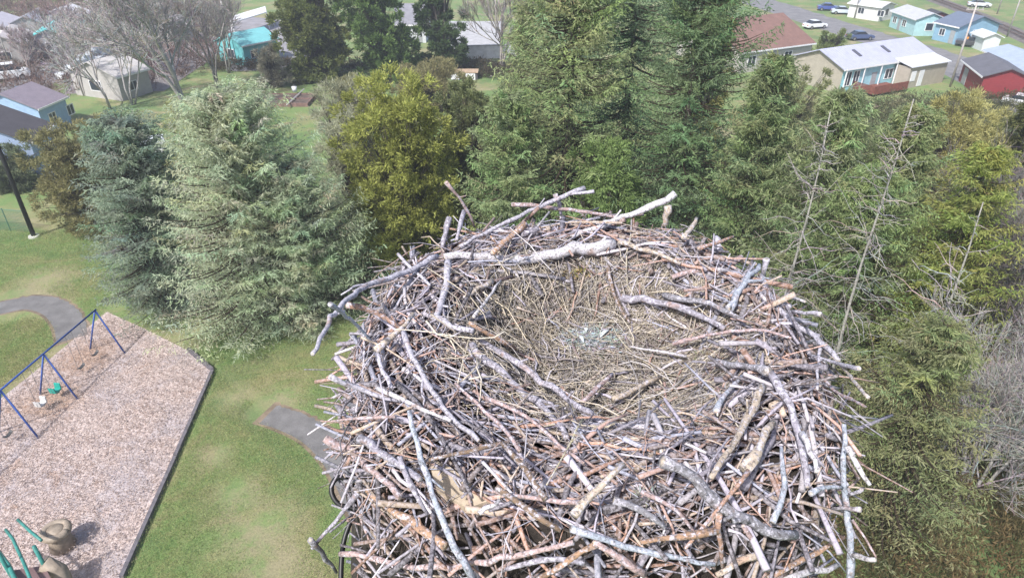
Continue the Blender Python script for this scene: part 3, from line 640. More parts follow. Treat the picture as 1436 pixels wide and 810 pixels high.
def bare_meshes(h, seed, c=(.30, .27, .25), levels=4, spread=.5, trunk_r=None, split=(3, 5), forks=1, lean=(0, 0), thin=.0, first=.28, up=.35, rmin=.012):
    """leafless tree: returns trunk and crown (branches)"""
    rng = np.random.default_rng(seed); tk = Acc(); cr = Acc(); tr_ = trunk_r or h*.0095
    segs = []
    def grow(p, d, L, r, lv):
        k = 5; pts = [p]; dd = d
        for i in range(k-1):
            dd = unit(dd+rng.normal(0, .13, 3)+np.array([0, 0, up*.15*(lv > 0)])); pts.append(pts[-1]+dd*L/(k-1))
        rr = np.linspace(r, max(r*.55, rmin*.5), k); segs.append((lv, np.array(pts), rr))
        if lv >= levels: return
        m = rng.integers(split[0], split[1]+1)+(lv > 0)
        for j in range(m):
            t = (j+1)/m if lv == 0 else rng.random()*.8+.2
            t = first+(1-first)*t if lv == 0 else t
            x = t*(k-1); i = min(int(x), k-2); q = pts[i]+(pts[i+1]-pts[i])*(x-i)
            nd_ = unit(dd+rng.normal(0, spread, 3)+np.array([0, 0, up*.3]))
            grow(q, nd_, L*(.48+.25*rng.random())*(1.25-.45*t), max(rr[i]*.62, rmin), lv+1)
    for f in range(forks):
        d = unit(np.array([lean[0], lean[1], 1.])+(rng.normal(0, .16, 3) if forks > 1 else 0)); grow(np.array([rng.normal(0, .15)*(forks > 1), rng.normal(0, .15)*(forks > 1), 0.]), d, h*.62, tr_, 0)
    A0 = [s for s in segs if s[0] == 0]; A1 = [s for s in segs if s[0] > 0]
    c = np.array(c)
    tk.tubes(np.stack([s[1] for s in A0]), np.stack([s[2] for s in A0]), c, 8, .04, rng)
    cr.tubes(np.stack([s[1] for s in A1]), np.stack([s[2] for s in A1]), vary(c, len(A1), rng, .15), 4)
    return tk.mesh('trunk', TBARK, True), cr.mesh('crown', TBARK)
def snag_meshes(h, R, seed, c=(.37, .355, .33), n=60, curl=.5):
    """dead conifer: straight pole trunk with thin drooping bare branches"""
    rng = np.random.default_rng(seed); tk = Acc(); cr = Acc(); zz = np.linspace(0, h, 9)
    tk.tubes(np.stack([.12*np.sin(zz*.5+seed), .1*np.cos(zz*.4), zz], 1)[None], np.linspace(.095, .02, 9)[None], np.array(c), 8, .05, rng)
    u = rng.random(n)*.75+.22; az = rng.random(n)*6.28; L = R*(1.1-u)*(.25+1.1*rng.random(n)**1.3)+.25; cu = rng.normal(.1, .8, n)*curl; rs = rng.normal(.15, .35, n); D = np.stack([np.cos(az), np.sin(az), 0*az], 1)
    ts = np.linspace(0, 1, 6); sg = rng.normal(0, .3, n)
    P = np.stack([D*L[:, None]*t+np.array([0, 0, 1.])*(u*h+L*(rs*t-cu*t*t*.7)+.05*L*np.sin(t*9+az*3))[:, None]+np.cross(D, [0, 0, 1.])*(sg*t*t*L*.6)[:, None] for t in ts], 1)
    cr.tubes(P, np.linspace(.022, .007, 6)[None]*(.6+.7*rng.random((n, 1))), vary(c, n, rng, .12), 4)
    m = 5; 
    for k in range(m):
        t = .3+.6*rng.random(n); i = np.clip((t*5).astype(int), 0, 4); q = P[np.arange(n), i]; s_ = np.where(rng.random(n) > .5, 1, -1)[:, None]
        d = unit(D*.7+np.cross(D, [0, 0, 1.])*s_*.7+rng.normal(0, .25, (n, 3))+[0, 0, -.15]); l = (L*.35*(1.1-t))[:, None]
        PP = np.stack([q+d*l*x+np.array([0, 0, -.2])*x*x*l for x in (0, .5, 1)], 1)
        cr.tubes(PP, np.array([[.012, .009, .005]])*np.ones((n, 1)), vary(c, n, rng, .12), 3)
    return tk.mesh('trunk', TBARK, True), cr.mesh('crown', TBARK)

def plant_tree(name, label, meshes, X, Y, rz=0, group=None, cat='tree', scale=1.0, z=0):
    t = thing(name, label, cat, (X, Y, z), rz, group)
    a = link('trunk', meshes[0], t); b = link('crown', meshes[1], t); t.scale = (scale,)*3 if np.isscalar(scale) else scale
    return t
def spot(px, Y, py_top, hw=None):
    h = row_h(Y, py_top); X = col_at(px, Y, h*.55); fw = Y*CP+(H-h*.5)*SP
    return X, h, (hw*fw/F if hw else None)
seed = [10]
def T(kind, px, Y, py_top, hw, c, label, name='tree', group=None, rz=0, **kw):
    X, h, R = spot(px, Y, py_top, hw); seed[0] += 1
    g = 1.55 if kind == 'bushy' else 1.9; c = tuple(v*g*w_ for v, w_ in zip(c, (1.04, 1.07, .88)))
    for k_ in ('c2', 'tip'):
        if k_ in kw: kw[k_] = tuple(v*g*w_*.93 for v, w_ in zip(kw[k_], (1, 1.06, .88)))
    m = {'spruce': spruce_meshes, 'bushy': bushy_meshes}[kind](h, R, c, seed[0], **kw)
    return plant_tree(name, label, m, X, Y, rz, group)
# left group
T('spruce', 203, 38.5, 168, 98, (.115, .140, .125), 'dense blue green evergreen touching the corner of the wood chips', 'evergreen_tree', nbr=520, tip=(.25, .29, .26), droop=.12, z0=.02, bl=.22, bw=.05, dens=1.3, pw=.36)
T('spruce', 345, 36.5, 132, 132, (.20, .215, .175), 'broad pale sage green tree with feathery foliage next to the lawn', 'sage_tree', nbr=620, tip=(.42, .44, .38), droop=.22, z0=.02, bl=.27, bw=.042, dens=1.4, pw=.36)
T('spruce', 420, 36.5, 235, 100, (.18, .195, .16), 'lower sage green tree leaning toward the nest from the pale one', 'sage_tree', nbr=420, tip=(.34, .39, .31), droop=.28, z0=.02, bl=.27, bw=.042, dens=1.4, pw=.36)
T('bushy', 282, 45.0, 150, 46, (.19, .19, .095), 'olive yellow tree behind the pale sage green tree', 'olive_tree', n=6500, c2=(.33, .33, .20), bw=.055, taper=.4)
T('bushy', 492, 47.0, 118, 56, (.20, .19, .155), 'grey green half bare tree left of the mossy yellow one', 'willow_tree', n=5200, c2=(.38, .37, .33), bw=.035, bl=.4, taper=.3)
T('bushy', 562, 42.5, 112, 86, (.17, .175, .055), 'tall mossy yellow green tree left of the nest', 'moss_tree', n=13000, c2=(.31, .31, .11), taper=.25, lobes=24, up=.1)
T('bushy', 655, 46.5, 118, 62, (.10, .115, .060), 'dark green tree right of the mossy yellow green one', 'evergreen_tree', n=7000, c2=(.20, .21, .12), taper=.3)
# centre spruces
T('spruce', 800, 41, -150, 170, (.125, .150, .085), 'tall olive spruce rising behind the nest', 'spruce_tree', nbr=420, tip=(.28, .31, .18), droop=.25, z0=.03)
T('spruce', 715, 38, 130, 105, (.115, .145, .085), 'shorter spruce left of the tall olive spruce', 'spruce_tree', nbr=250, tip=(.27, .30, .18))
T('bushy', 835, 37.5, 195, 70, (.10, .14, .06), 'brighter green young tree in front of the tall spruces', 'evergreen_tree', n=6000, c2=(.19, .245, .11), up=-.2)
T('spruce', 965, 38, -150, 140, (.075, .105, .065), 'very dark green spruce right behind the nest', 'spruce_tree', nbr=400, tip=(.17, .22, .13), droop=.35)
T('spruce', 885, 47, -190, 140, (.065, .098, .065), 'dark spruce with blue green top at the upper edge', 'spruce_tree', nbr=320, tip=(.16, .22, .15))
T('spruce', 745, 52, -30, 75, (.10, .115, .065), 'narrow olive spruce beside the grey wall', 'spruce_tree', nbr=230, tip=(.25, .26, .16))
T('bushy', 988, 50, -60, 42, (.15, .145, .065), 'slender mossy tree touching the brown roof', 'moss_tree', n=5000, c2=(.27, .25, .12), taper=.5)
T('spruce', 1055, 35, 78, 105, (.085, .110, .062), 'olive spruce left of the dead trunks', 'spruce_tree', nbr=300, tip=(.26, .28, .17))
# right grove
T('spruce', 1140, 32, 130, 120, (.105, .125, .075), 'grey olive spruce behind the first dead trunk', 'spruce_tree', nbr=300, tip=(.30, .31, .21), bl=.3, bw=.045)
T('spruce', 1240, 33, 152, 110, (.110, .130, .070), 'spruce between the pale blue house and the grove', 'spruce_tree', nbr=290, tip=(.29, .30, .19))
T('spruce', 1190, 29, 240, 135, (.115, .145, .078), 'green spruce close to the right side of the nest', 'spruce_tree', nbr=300, tip=(.24, .28, .15), bl=.22, bw=.045)
T('spruce', 1325, 28, 205, 110, (.125, .140, .050), 'mossy yellow green spruce at the right of the grove', 'spruce_tree', nbr=300, tip=(.28, .29, .11), bl=.22, bw=.045)
T('spruce', 1275, 20.5, 455, 150, (.12, .13, .075), 'low spreading spruce right of the nest', 'spruce_tree', nbr=260, tip=(.24, .235, .15), bl=.2, bw=.04)
T('bushy', 1318, 44, 134, 62, (.21, .19, .085), 'golden olive tree below the dark red shed', 'willow_tree', n=7500, c2=(.40, .36, .20), up=.3, bw=.045, taper=.4)
T('bushy', 1418, 44, 118, 50, (.085, .090, .042), 'dark rounded cedar at the right edge', 'cedar_tree', n=7500, c2=(.17, .17, .08), taper=.35)
T('bushy', 1105, 62, 100, 52, (.14, .145, .08), 'green shrub below the brown roofed house', 'shrub', n=3500, c2=(.25, .25, .15), taper=.3)
# left bushes
T('bushy', 122, 50, 178, 66, (.13, .125, .070), 'round olive and russet shrub right of the black light pole', 'shrub', n=8500, c2=(.25, .22, .13), taper=.3)
T('bushy', 14, 58, 205, 45, (.10, .115, .085), 'dark green shrub below the lavender blue house', 'shrub', n=4500, c2=(.19, .21, .15), taper=.3)
# top conifers
T('bushy', 440, 96, -60, 52, (.085, .105, .040), 'rounded dark cedar right of the turquoise house', 'cedar_tree', n=8000, c2=(.19, .20, .08), bl=.5, bw=.14, taper=.45)
T('bushy', 525, 96, -65, 55, (.070, .110, .042), 'second rounded cedar with brighter green foliage', 'cedar_tree', n=8000, c2=(.15, .21, .08), bl=.5, bw=.14, taper=.45)
T('bushy', 618, 100, -70, 38, (.045, .072, .035), 'narrow dark cedar right of the grey roofed white house', 'cedar_tree', n=5500, c2=(.10, .14, .07), bl=.5, bw=.14, taper=.5)
T('bushy', 505, 74, 112, 40, (.17, .165, .10), 'low straw coloured shrub behind the half bare tree', 'shrub', n=3200, c2=(.27, .25, .17), taper=.2)
T('bushy', 600, 82, 90, 66, (.17, .15, .09), 'low brown green brush in front of the grey wall', 'shrub', n=4200, c2=(.26, .23, .14), taper=.2, bl=.35)
T('bushy', 735, 62, 112, 60, (.08, .095, .060), 'dark low tree left of the tall spruce', 'evergreen_tree', n=4500, c2=(.16, .18, .11))
T('bushy', 380, 92, 62, 20, (.22, .195, .175), 'brownish bare shrub in front of the turquoise house', 'shrub', n=1300, c2=(.32, .29, .27), taper=.2, bw=.05, bl=.5)
T('bushy', 1163, 108, 44, 24, (.10, .13, .05), 'clipped green hedge behind the pale blue house', 'hedge', n=1800, c2=(.2, .22, .10), taper=.2)

# dead and bare trees
def BT(kind, px, Y, py_top, label, name, group=None, rz=0, **kw):
    h = row_h(Y, py_top); X = col_at(px, Y, h*.6); seed[0] += 1
    m = {'snag': snag_meshes, 'bare': bare_meshes}[kind](h, seed=seed[0], **kw)
    return plant_tree(name, label, m, X, Y, rz, group)
G1 = 'dead conifers standing in the right grove'
BT('snag', 1207, 24.0, 140, 'tallest dead conifer with a silvery trunk in the right grove', 'dead_tree', G1, R=3.8, n=130)
BT('snag', 1113, 25.5, 158, 'dead conifer left of the tallest silvery one', 'dead_tree', G1, R=3.4, n=110)
BT('snag', 1305, 21.5, 285, 'dead conifer with forked top in front of the mossy spruce', 'dead_tree', G1, R=3.2, n=100)
def bare_at(px, Y, py_top, label, name='bare_tree', group=None, **kw):
    h = row_h(Y, py_top); X = col_at(px, Y, h*.55); seed[0] += 1
    return plant_tree(name, label, bare_meshes(h, seed[0], **kw), X, Y, 0, group)
bare_at(1410, 31, 240, 'dark grey leafless tree crowding the right edge', c=(.22, .205, .195), levels=4, spread=.55, split=(4, 6), forks=5, first=.1)
bare_at(1385, 20.5, 500, 'pale grey leafless shrub fanning out at the lower right', 'bare_shrub', c=(.40, .385, .37), levels=4, spread=.38, split=(4, 6), forks=5, first=.05, lean=(.45, .1), up=.1, rmin=.008)
bare_at(1425, 22, 560, 'second pale grey leafless shrub at the lower right edge', 'bare_shrub', c=(.46, .44, .42), levels=4, spread=.42, split=(4, 6), forks=4, first=.05, lean=(.2, .1), rmin=.008)
bare_at(703, 100, -75, 'pale trunked bare tree in front of the grey wall', c=(.42, .38, .35), levels=4, spread=.35, forks=4, first=.15, rmin=.026)
bare_at(235, 79, -70, 'large forked bare tree with a pale trunk on the far lawn', c=(.50, .47, .45), levels=5, spread=.42, forks=3, first=.2, rmin=.020, trunk_r=.26)
bare_at(132, 82, 10, 'leaning bare birch beside the round olive shrub', c=(.55, .52, .52), levels=4, spread=.38, forks=3, first=.2, lean=(-.12, 0), rmin=.020)
bare_at(165, 84, -10, 'bare birch between the leaning birch and the large forked tree', c=(.55, .52, .52), levels=4, spread=.38, forks=3, first=.2, rmin=.020)
bare_at(100, 88, 30, 'thin bare tree left of the birches', c=(.46, .42, .42), levels=4, spread=.4, forks=2, first=.2, rmin=.020)
bare_at(285, 92, -50, 'bare tree behind the large forked one', c=(.38, .35, .34), levels=4, spread=.45, forks=3, first=.1, rmin=.0205)
bare_at(60, 112, 0, 'reddish bare tree near the far left street', c=(.40, .28, .26), levels=4, spread=.45, forks=3, first=.1, rmin=.0205)
bare_at(170, 118, -20, 'brown bare tree near the cyan roof', c=(.38, .30, .28), levels=4, spread=.45, forks=3, first=.1, rmin=.026)
bare_at(215, 125, -30, 'far brown bare tree above the pale roofed building', c=(.36, .29, .28), levels=4, spread=.45, forks=3, first=.1, rmin=.026)
bare_at(30, 100, 30, 'slim bare tree above the charcoal roof', c=(.40, .33, .32), levels=4, spread=.42, forks=3, first=.1, rmin=.022)
bare_at(105, 104, 5, 'bare mauve tree in front of the row of white boats', c=(.42, .36, .36), levels=4, spread=.45, forks=3, first=.1, rmin=.022)
bare_at(310, 100, -10, 'fine bare tree left of the turquoise house', c=(.42, .40, .38), levels=4, spread=.42, forks=3, first=.1, rmin=.02)
bare_at(200, 100, -20, 'grey bare tree in front of the pale roofed building', c=(.42, .40, .39), levels=4, spread=.45, forks=3, first=.1, rmin=.02)
# brush: undergrowth nobody could count
def brush(name, label, region, n, hgt, c, c2, seed_, bl=.4, bw=.06, per=6, cat='undergrowth', flat=.7):
    rng = np.random.default_rng(seed_); P = np.array([at(*p)[:2] for p in region]); lo, hi = P.min(0), P.max(0); pts = []
    while len(pts) < n:
        q = lo+(hi-lo)*rng.random((n*2, 2)); ins = np.zeros(len(q), bool); j = len(P)-1
        for i in range(len(P)):
            a, b = P[i], P[j]; cnd = ((a[1] > q[:, 1]) != (b[1] > q[:, 1])) & (q[:, 0] < (b[0]-a[0])*(q[:, 1]-a[1])/(b[1]-a[1]+1e-9)+a[0]); ins ^= cnd; j = i
        pts += list(q[ins])
    q = np.array(pts[:n])
    if cat == 'grass':
        dm = np.min([np.min(np.hypot(q[:, None, 0]-C[None, ::2, 0], q[:, None, 1]-C[None, ::2, 1]), 1) for C in PATHS[:4]], 0); q = q[dm > 1.0]
        for (wp, wr) in WORN: q = q[np.hypot(q[:, 0]-at(*wp)[0], q[:, 1]-at(*wp)[1]) > wr*(.3+1.1*rng.random(len(q)))]
        n = len(q)
    hz = hgt*(.45+.55*np.sin(q[:, 0]*.9)*np.sin(q[:, 1]*.8+1))*rng.random(n)**.6
    p = np.stack([q[:, 0], q[:, 1], np.abs(hz)+.05], 1); f = np.clip(.45+.28*np.sin(q[:, 0]*.9+1.3*np.sin(q[:, 1]*.7))*np.cos(q[:, 1]*.8+np.sin(q[:, 0]*1.7))+.2*np.sin(q[:, 0]*3.1+q[:, 1]*1.3)*np.sin(q[:, 1]*2.7-q[:, 0])+.28*rng.standard_normal(n), 0, 1)[:, None]
    tint = np.array(c)*(1-f)+np.array(c2)*f; Bs, Ds, Cs = [], [], []
    for j in range(per): Bs.append(p+rng.normal(0, .15, (n, 3))); Ds.append(unit(rng.normal(0, .6, (n, 3))*[1, 1, min(1, flat+.1)]+[0, 0, flat])); Cs.append(tint*(.7+.6*rng.random((n, 1))))
    B = np.concatenate(Bs); B[:, 2] = np.abs(B[:, 2]); V, Q = blades(B, np.concatenate(Ds), bl*(.5+rng.random(len(B))), bw*(.5+rng.random(len(B))), rng)
    a = Acc(); a.add(V, Q, np.repeat(np.clip(np.concatenate(Cs), .005, .9), 4, 0)); o = link(name, a.mesh(name, LEAF)); return tag(o, label, cat, kind='stuff')
brush('undergrowth', 'brown and rust undergrowth under the right grove', [(1000, 900), (1700, 900), (1700, 420), (1250, 360), (1000, 500)], 30000, 2.6, (.10, .10, .045), (.24, .17, .085), 5, .3, .05)
brush('undergrowth', 'brown winter brush around the far left houses', [(-20, 135), (95, 135), (210, 130), (330, 85), (320, -5), (-60, -5)], 9000, 2.2, (.16, .10, .085), (.27, .20, .17), 6, .8, .10)
brush('undergrowth', 'dark undergrowth below the centre trees', [(480, 420), (1000, 420), (1250, 240), (1000, 190), (620, 215), (470, 300)], 14000, 2.0, (.04, .055, .02), (.10, .11, .05), 7, .35, .07)
brush('undergrowth', 'dark undergrowth along the back of the far lawn', [(300, 102), (560, 100), (780, 120), (780, 92), (300, 88)], 3500, 1.3, (.05, .05, .03), (.14, .11, .07), 8, .5, .08)
brush('undergrowth', 'mixed undergrowth between the house and the grove', [(1100, 230), (1436, 250), (1480, 130), (1330, 140), (1120, 150)], 6000, 2.0, (.07, .08, .03), (.16, .15, .08), 9, .4, .07)

GC, GC2 = (.21, .33, .10), (.42, .39, .20)
brush('grass', 'short tufted grass between the wood chips and the nest', [(304, 521), (350, 560), (400, 600), (440, 640), (460, 680), (530, 900), (160, 900), (180, 812), (252, 650)], 42000, .05, GC, GC2, 31, .07, .020, 2, 'grass')
brush('grass', 'short tufted grass around the sage green trees', [(215, 460), (272, 488), (308, 520), (372, 562), (440, 590), (490, 640), (560, 560), (480, 440), (250, 440)], 30000, .06, GC, GC2, 32, .07, .020, 2, 'grass')
brush('grass', 'short tufted grass behind the curved path', [(-60, 420), (45, 404), (95, 425), (120, 455), (150, 430), (170, 400), (120, 325), (-60, 325)], 24000, .06, GC, GC2, 33, .08, .024, 2, 'grass')
brush('grass', 'short tufted grass inside the curve of the path', [(-60, 470), (0, 455), (45, 446), (70, 455), (82, 480), (40, 520), (-40, 580)], 12000, .06, GC, GC2, 34, .08, .024, 2, 'grass')
brush('wood_chips', 'loose wood chips strewn over the playground', [(152, 440), (262, 494), (294, 522), (244, 640), (205, 722), (160, 830), (-60, 830), (-100, 640), (40, 530)], 26000, .02, (.36, .28, .24), (.60, .52, .48), 35, .09, .035, 2, 'wood chips', .08)

# ------------------------------------------------------------------ the nest
NC = np.array([.225, 1.80]); NA, NB, NN = .715, .80, 2.6; RZ = H-1.2
def s_of(x, y): return (np.abs((x-NC[0])/NA)**NN+np.abs((y-NC[1])/NB)**NN)**(1/NN)
def nz(x, y):
    s = s_of(x, y); cs = np.hypot((x-NC[0]-.075)/NA, (y-NC[1]-.02)/NB)
    sm = lambda e0, e1, v: (lambda t: t*t*(3-2*t))(np.clip((v-e0)/(e1-e0), 0, 1))
    z = RZ-.19*(1-sm(.30, .72, cs))-.05*sm(.78, 1., s)-np.clip(s-.97, 0, 9)*5.5
    z = z+.018*np.sin(x*11+1)*np.sin(y*9)*sm(.5, .8, s)
    return z
def hit(px, py, lift=0.0):
    d = ray(px, py); ts = np.linspace(.9, 4.2, 1400); P = np.array([0, 0, H])[None]+d[None]*ts[:, None]
    s = s_of(P[:, 0], P[:, 1]); below = P[:, 2]-lift < nz(P[:, 0], P[:, 1])
    ok = np.where(below & (P[:, 2] > RZ-.75))[0]
    if len(ok) and s[ok[0]] < 1.12: return P[ok[0]]
    ins = np.where((s < .99) & (P[:, 2] > RZ-.3))[0]
    if len(ins): return P[ins[-1]]
    return P[np.argmin(s+5*(P[:, 2] < RZ-.7))]
nest = thing('bird_nest', 'large osprey nest of interwoven grey sticks with a grassy cup', 'nest', (NC[0], NC[1], RZ-.95))
NL = np.array(nest.location)
# woven core under the sticks, its dark colour painting the shade in the gaps
gx = 72; ang = np.linspace(0, 2*math.pi, gx+1)[:-1]; rings = [0, .15, .3, .42, .54, .66, .78, .88, .95, 1.0, 1.03, 1.06, 1.10]
V = []
rng = np.random.default_rng(1)
for r in rings:
    for a in ang:
        ca, sa = math.cos(a), math.sin(a); k = (abs(ca)**NN+abs(sa)**NN)**(-1/NN); x = NC[0]+NA*ca*k*r; y = NC[1]+NB*sa*k*r
        V.append((x, y, float(nz(x, y))-.035+rng.normal(0, .008)))
Q = [(i*gx+j, i*gx+(j+1) % gx, (i+1)*gx+(j+1) % gx, (i+1)*gx+j) for i in range(len(rings)-1) for j in range(gx)]
core = mesh_np('nest_core', np.array(V)-NL, Q, plain('core_gap_shade', (.050, .040, .034), .95, .4, 22, bmp=.9), None, True)
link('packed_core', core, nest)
# random filler sticks and twigs
rng = np.random.default_rng(77)
PAL = np.array([(.33, .30, .36), (.44, .41, .47), (.17, .155, .19), (.22, .15, .12), (.32, .18, .12), (.46, .43, .46), (.10, .09, .10), (.40, .31, .23), (.27, .28, .35), (.14, .11, .10), (.38, .24, .19)])
def scatter(n, smin, smax, Lr, Rr, tang, lift, pal, bend=.06, k=5, tilt=.25, sides=5, wall=False, seed_=1, name=None, mt=TWIG, smooth=True, acc=None):
    rng = np.random.default_rng(seed_); s = np.sqrt(rng.random(n)*(smax**2-smin**2)+smin**2); a = rng.random(n)*2*math.pi
    ca, sa = np.cos(a), np.sin(a); kk = (np.abs(ca)**NN+np.abs(sa)**NN)**(-1/NN)
    x = NC[0]+NA*ca*kk*s; y = NC[1]+NB*sa*kk*s; z = nz(x, y)
    if wall: z = RZ-.13-rng.random(n)*.88; 
    e = .01; gxx = (nz(x+e, y)-nz(x-e, y))/(2*e); gyy = (nz(x, y+e)-nz(x, y-e))/(2*e)
    th = a+math.pi/2+rng.normal(0, tang, n); d = np.stack([np.cos(th), np.sin(th), np.zeros(n)], 1)
    slope = np.clip(d[:, 0]*gxx+d[:, 1]*gyy, -.9, .9); d[:, 2] = slope*.9+rng.normal(0, tilt, n)*.5
    if wall: d[:, 2] = rng.normal(0, .4, n)*(1+1.5*(z < RZ-.3))
    d = unit(d); L = Lr[0]+(Lr[1]-Lr[0])*rng.random(n)**1.6; R = Rr[0]+(Rr[1]-Rr[0])*rng.random(n)**2
    t = np.linspace(-.5, .5, k); b = unit(rng.standard_normal((n, 3)))*L[:, None]*bend
    C = np.stack([x, y, z+lift[0]+(lift[1]-lift[0])*rng.random(n)], 1)
    P = C[:, None]+d[:, None]*(t[None, :, None]*L[:, None, None])+b[:, None]*(1-4*t**2)[None, :, None]+rng.normal(0, .006, (n, k, 3))*np.minimum(1, L/.3)[:, None, None]
    RR = R[:, None]*np.linspace(1, .45, k)[None]
    pal = np.asarray(pal); c = pal[rng.integers(0, len(pal), n)]*np.clip(1+.2*rng.standard_normal((n, 1)), .5, 1.6)
    acc.tubes(P, RR, c, sides, .06, rng)
a1 = Acc(); DPAL = PAL*.6  # darkened palette for the buried layer: shade between sticks put into the colour
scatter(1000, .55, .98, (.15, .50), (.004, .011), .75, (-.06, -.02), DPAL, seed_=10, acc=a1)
scatter(480, .62, .98, (.15, .50), (.004, .0115), .75, (-.03, .005), PAL, seed_=11, acc=a1)
scatter(950, .58, 1.0, (.07, .30), (.0012, .0045), .8, (-.03, .02), PAL, seed_=12, acc=a1)
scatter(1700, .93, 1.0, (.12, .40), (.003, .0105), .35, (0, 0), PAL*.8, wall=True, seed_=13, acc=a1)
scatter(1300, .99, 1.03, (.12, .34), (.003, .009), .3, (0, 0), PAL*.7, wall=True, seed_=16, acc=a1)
scatter(350, .45, .8, (.12, .36), (.002, .006), .5, (-.02, .01), PAL, seed_=14, acc=a1)
scatter(260, .9, 1.02, (.12, .36), (.0012, .004), 1.3, (-.03, .04), PAL, seed_=15, acc=a1, tilt=.5, bend=.12)
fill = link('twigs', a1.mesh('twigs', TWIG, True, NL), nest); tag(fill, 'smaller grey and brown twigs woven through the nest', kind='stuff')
# lining
a2 = Acc(); STRAW = 1.15*np.array([(.35, .30, .21), (.29, .25, .19), (.22, .19, .15), (.42, .37, .28), (.27, .24, .17), (.36, .34, .33), (.16, .13, .11)])
def lining(n, rmax, Lr, Rr, seed_, pal):
    rng = np.random.default_rng(seed_); r = rmax*np.sqrt(rng.random(n)); a = rng.random(n)*6.283
    x = NC[0]+.075+NA*r*np.cos(a); y = NC[1]+.02+NB*r*np.sin(a); th = rng.random(n)*6.283*.5+a*.6; L = Lr[0]+(Lr[1]-Lr[0])*rng.random(n); t = np.linspace(-.5, .5, 5)
    cv = rng.normal(0, .5, n); P = []
    for tt_ in t:
        dx = np.cos(th+cv*tt_)*tt_*L; dy = np.sin(th+cv*tt_)*tt_*L; P.append(np.stack([x+dx, y+dy, nz(x+dx, y+dy)+rng.normal(0, .005, n)], 1))
    P = np.stack(P, 1); P[:, :, 2] += (rng.random(n)*.03-.022)[:, None]
    c = pal[rng.integers(0, len(pal), n)]*np.clip(1+.2*rng.standard_normal((n, 1)), .5, 1.5)
    a2.tubes(P, (Rr[0]+(Rr[1]-Rr[0])*rng.random(n))[:, None]*np.linspace(1, .6, 5)[None], c, 3)
lining(6500, .62, (.05, .22), (.0008, .0022), 21, STRAW); lining(900, .68, (.12, .34), (.0015, .0036), 22, STRAW)
scatter(420, .0, .62, (.10, .38), (.001, .0034), 3, (.0, .035), STRAW*1.15, seed_=23, acc=a2, bend=.16, tilt=.12, sides=4, k=6)
scatter(160, .0, .6, (.06, .2), (.003, .006), 3, (.0, .015), PAL, seed_=24, acc=a2, bend=.05, tilt=.1, sides=5, k=5)
lin = link('nest_lining', a2.mesh('nest_lining', TWIG, False, NL), nest); tag(lin, 'straw and fine dry grass lining the cup', kind='stuff')

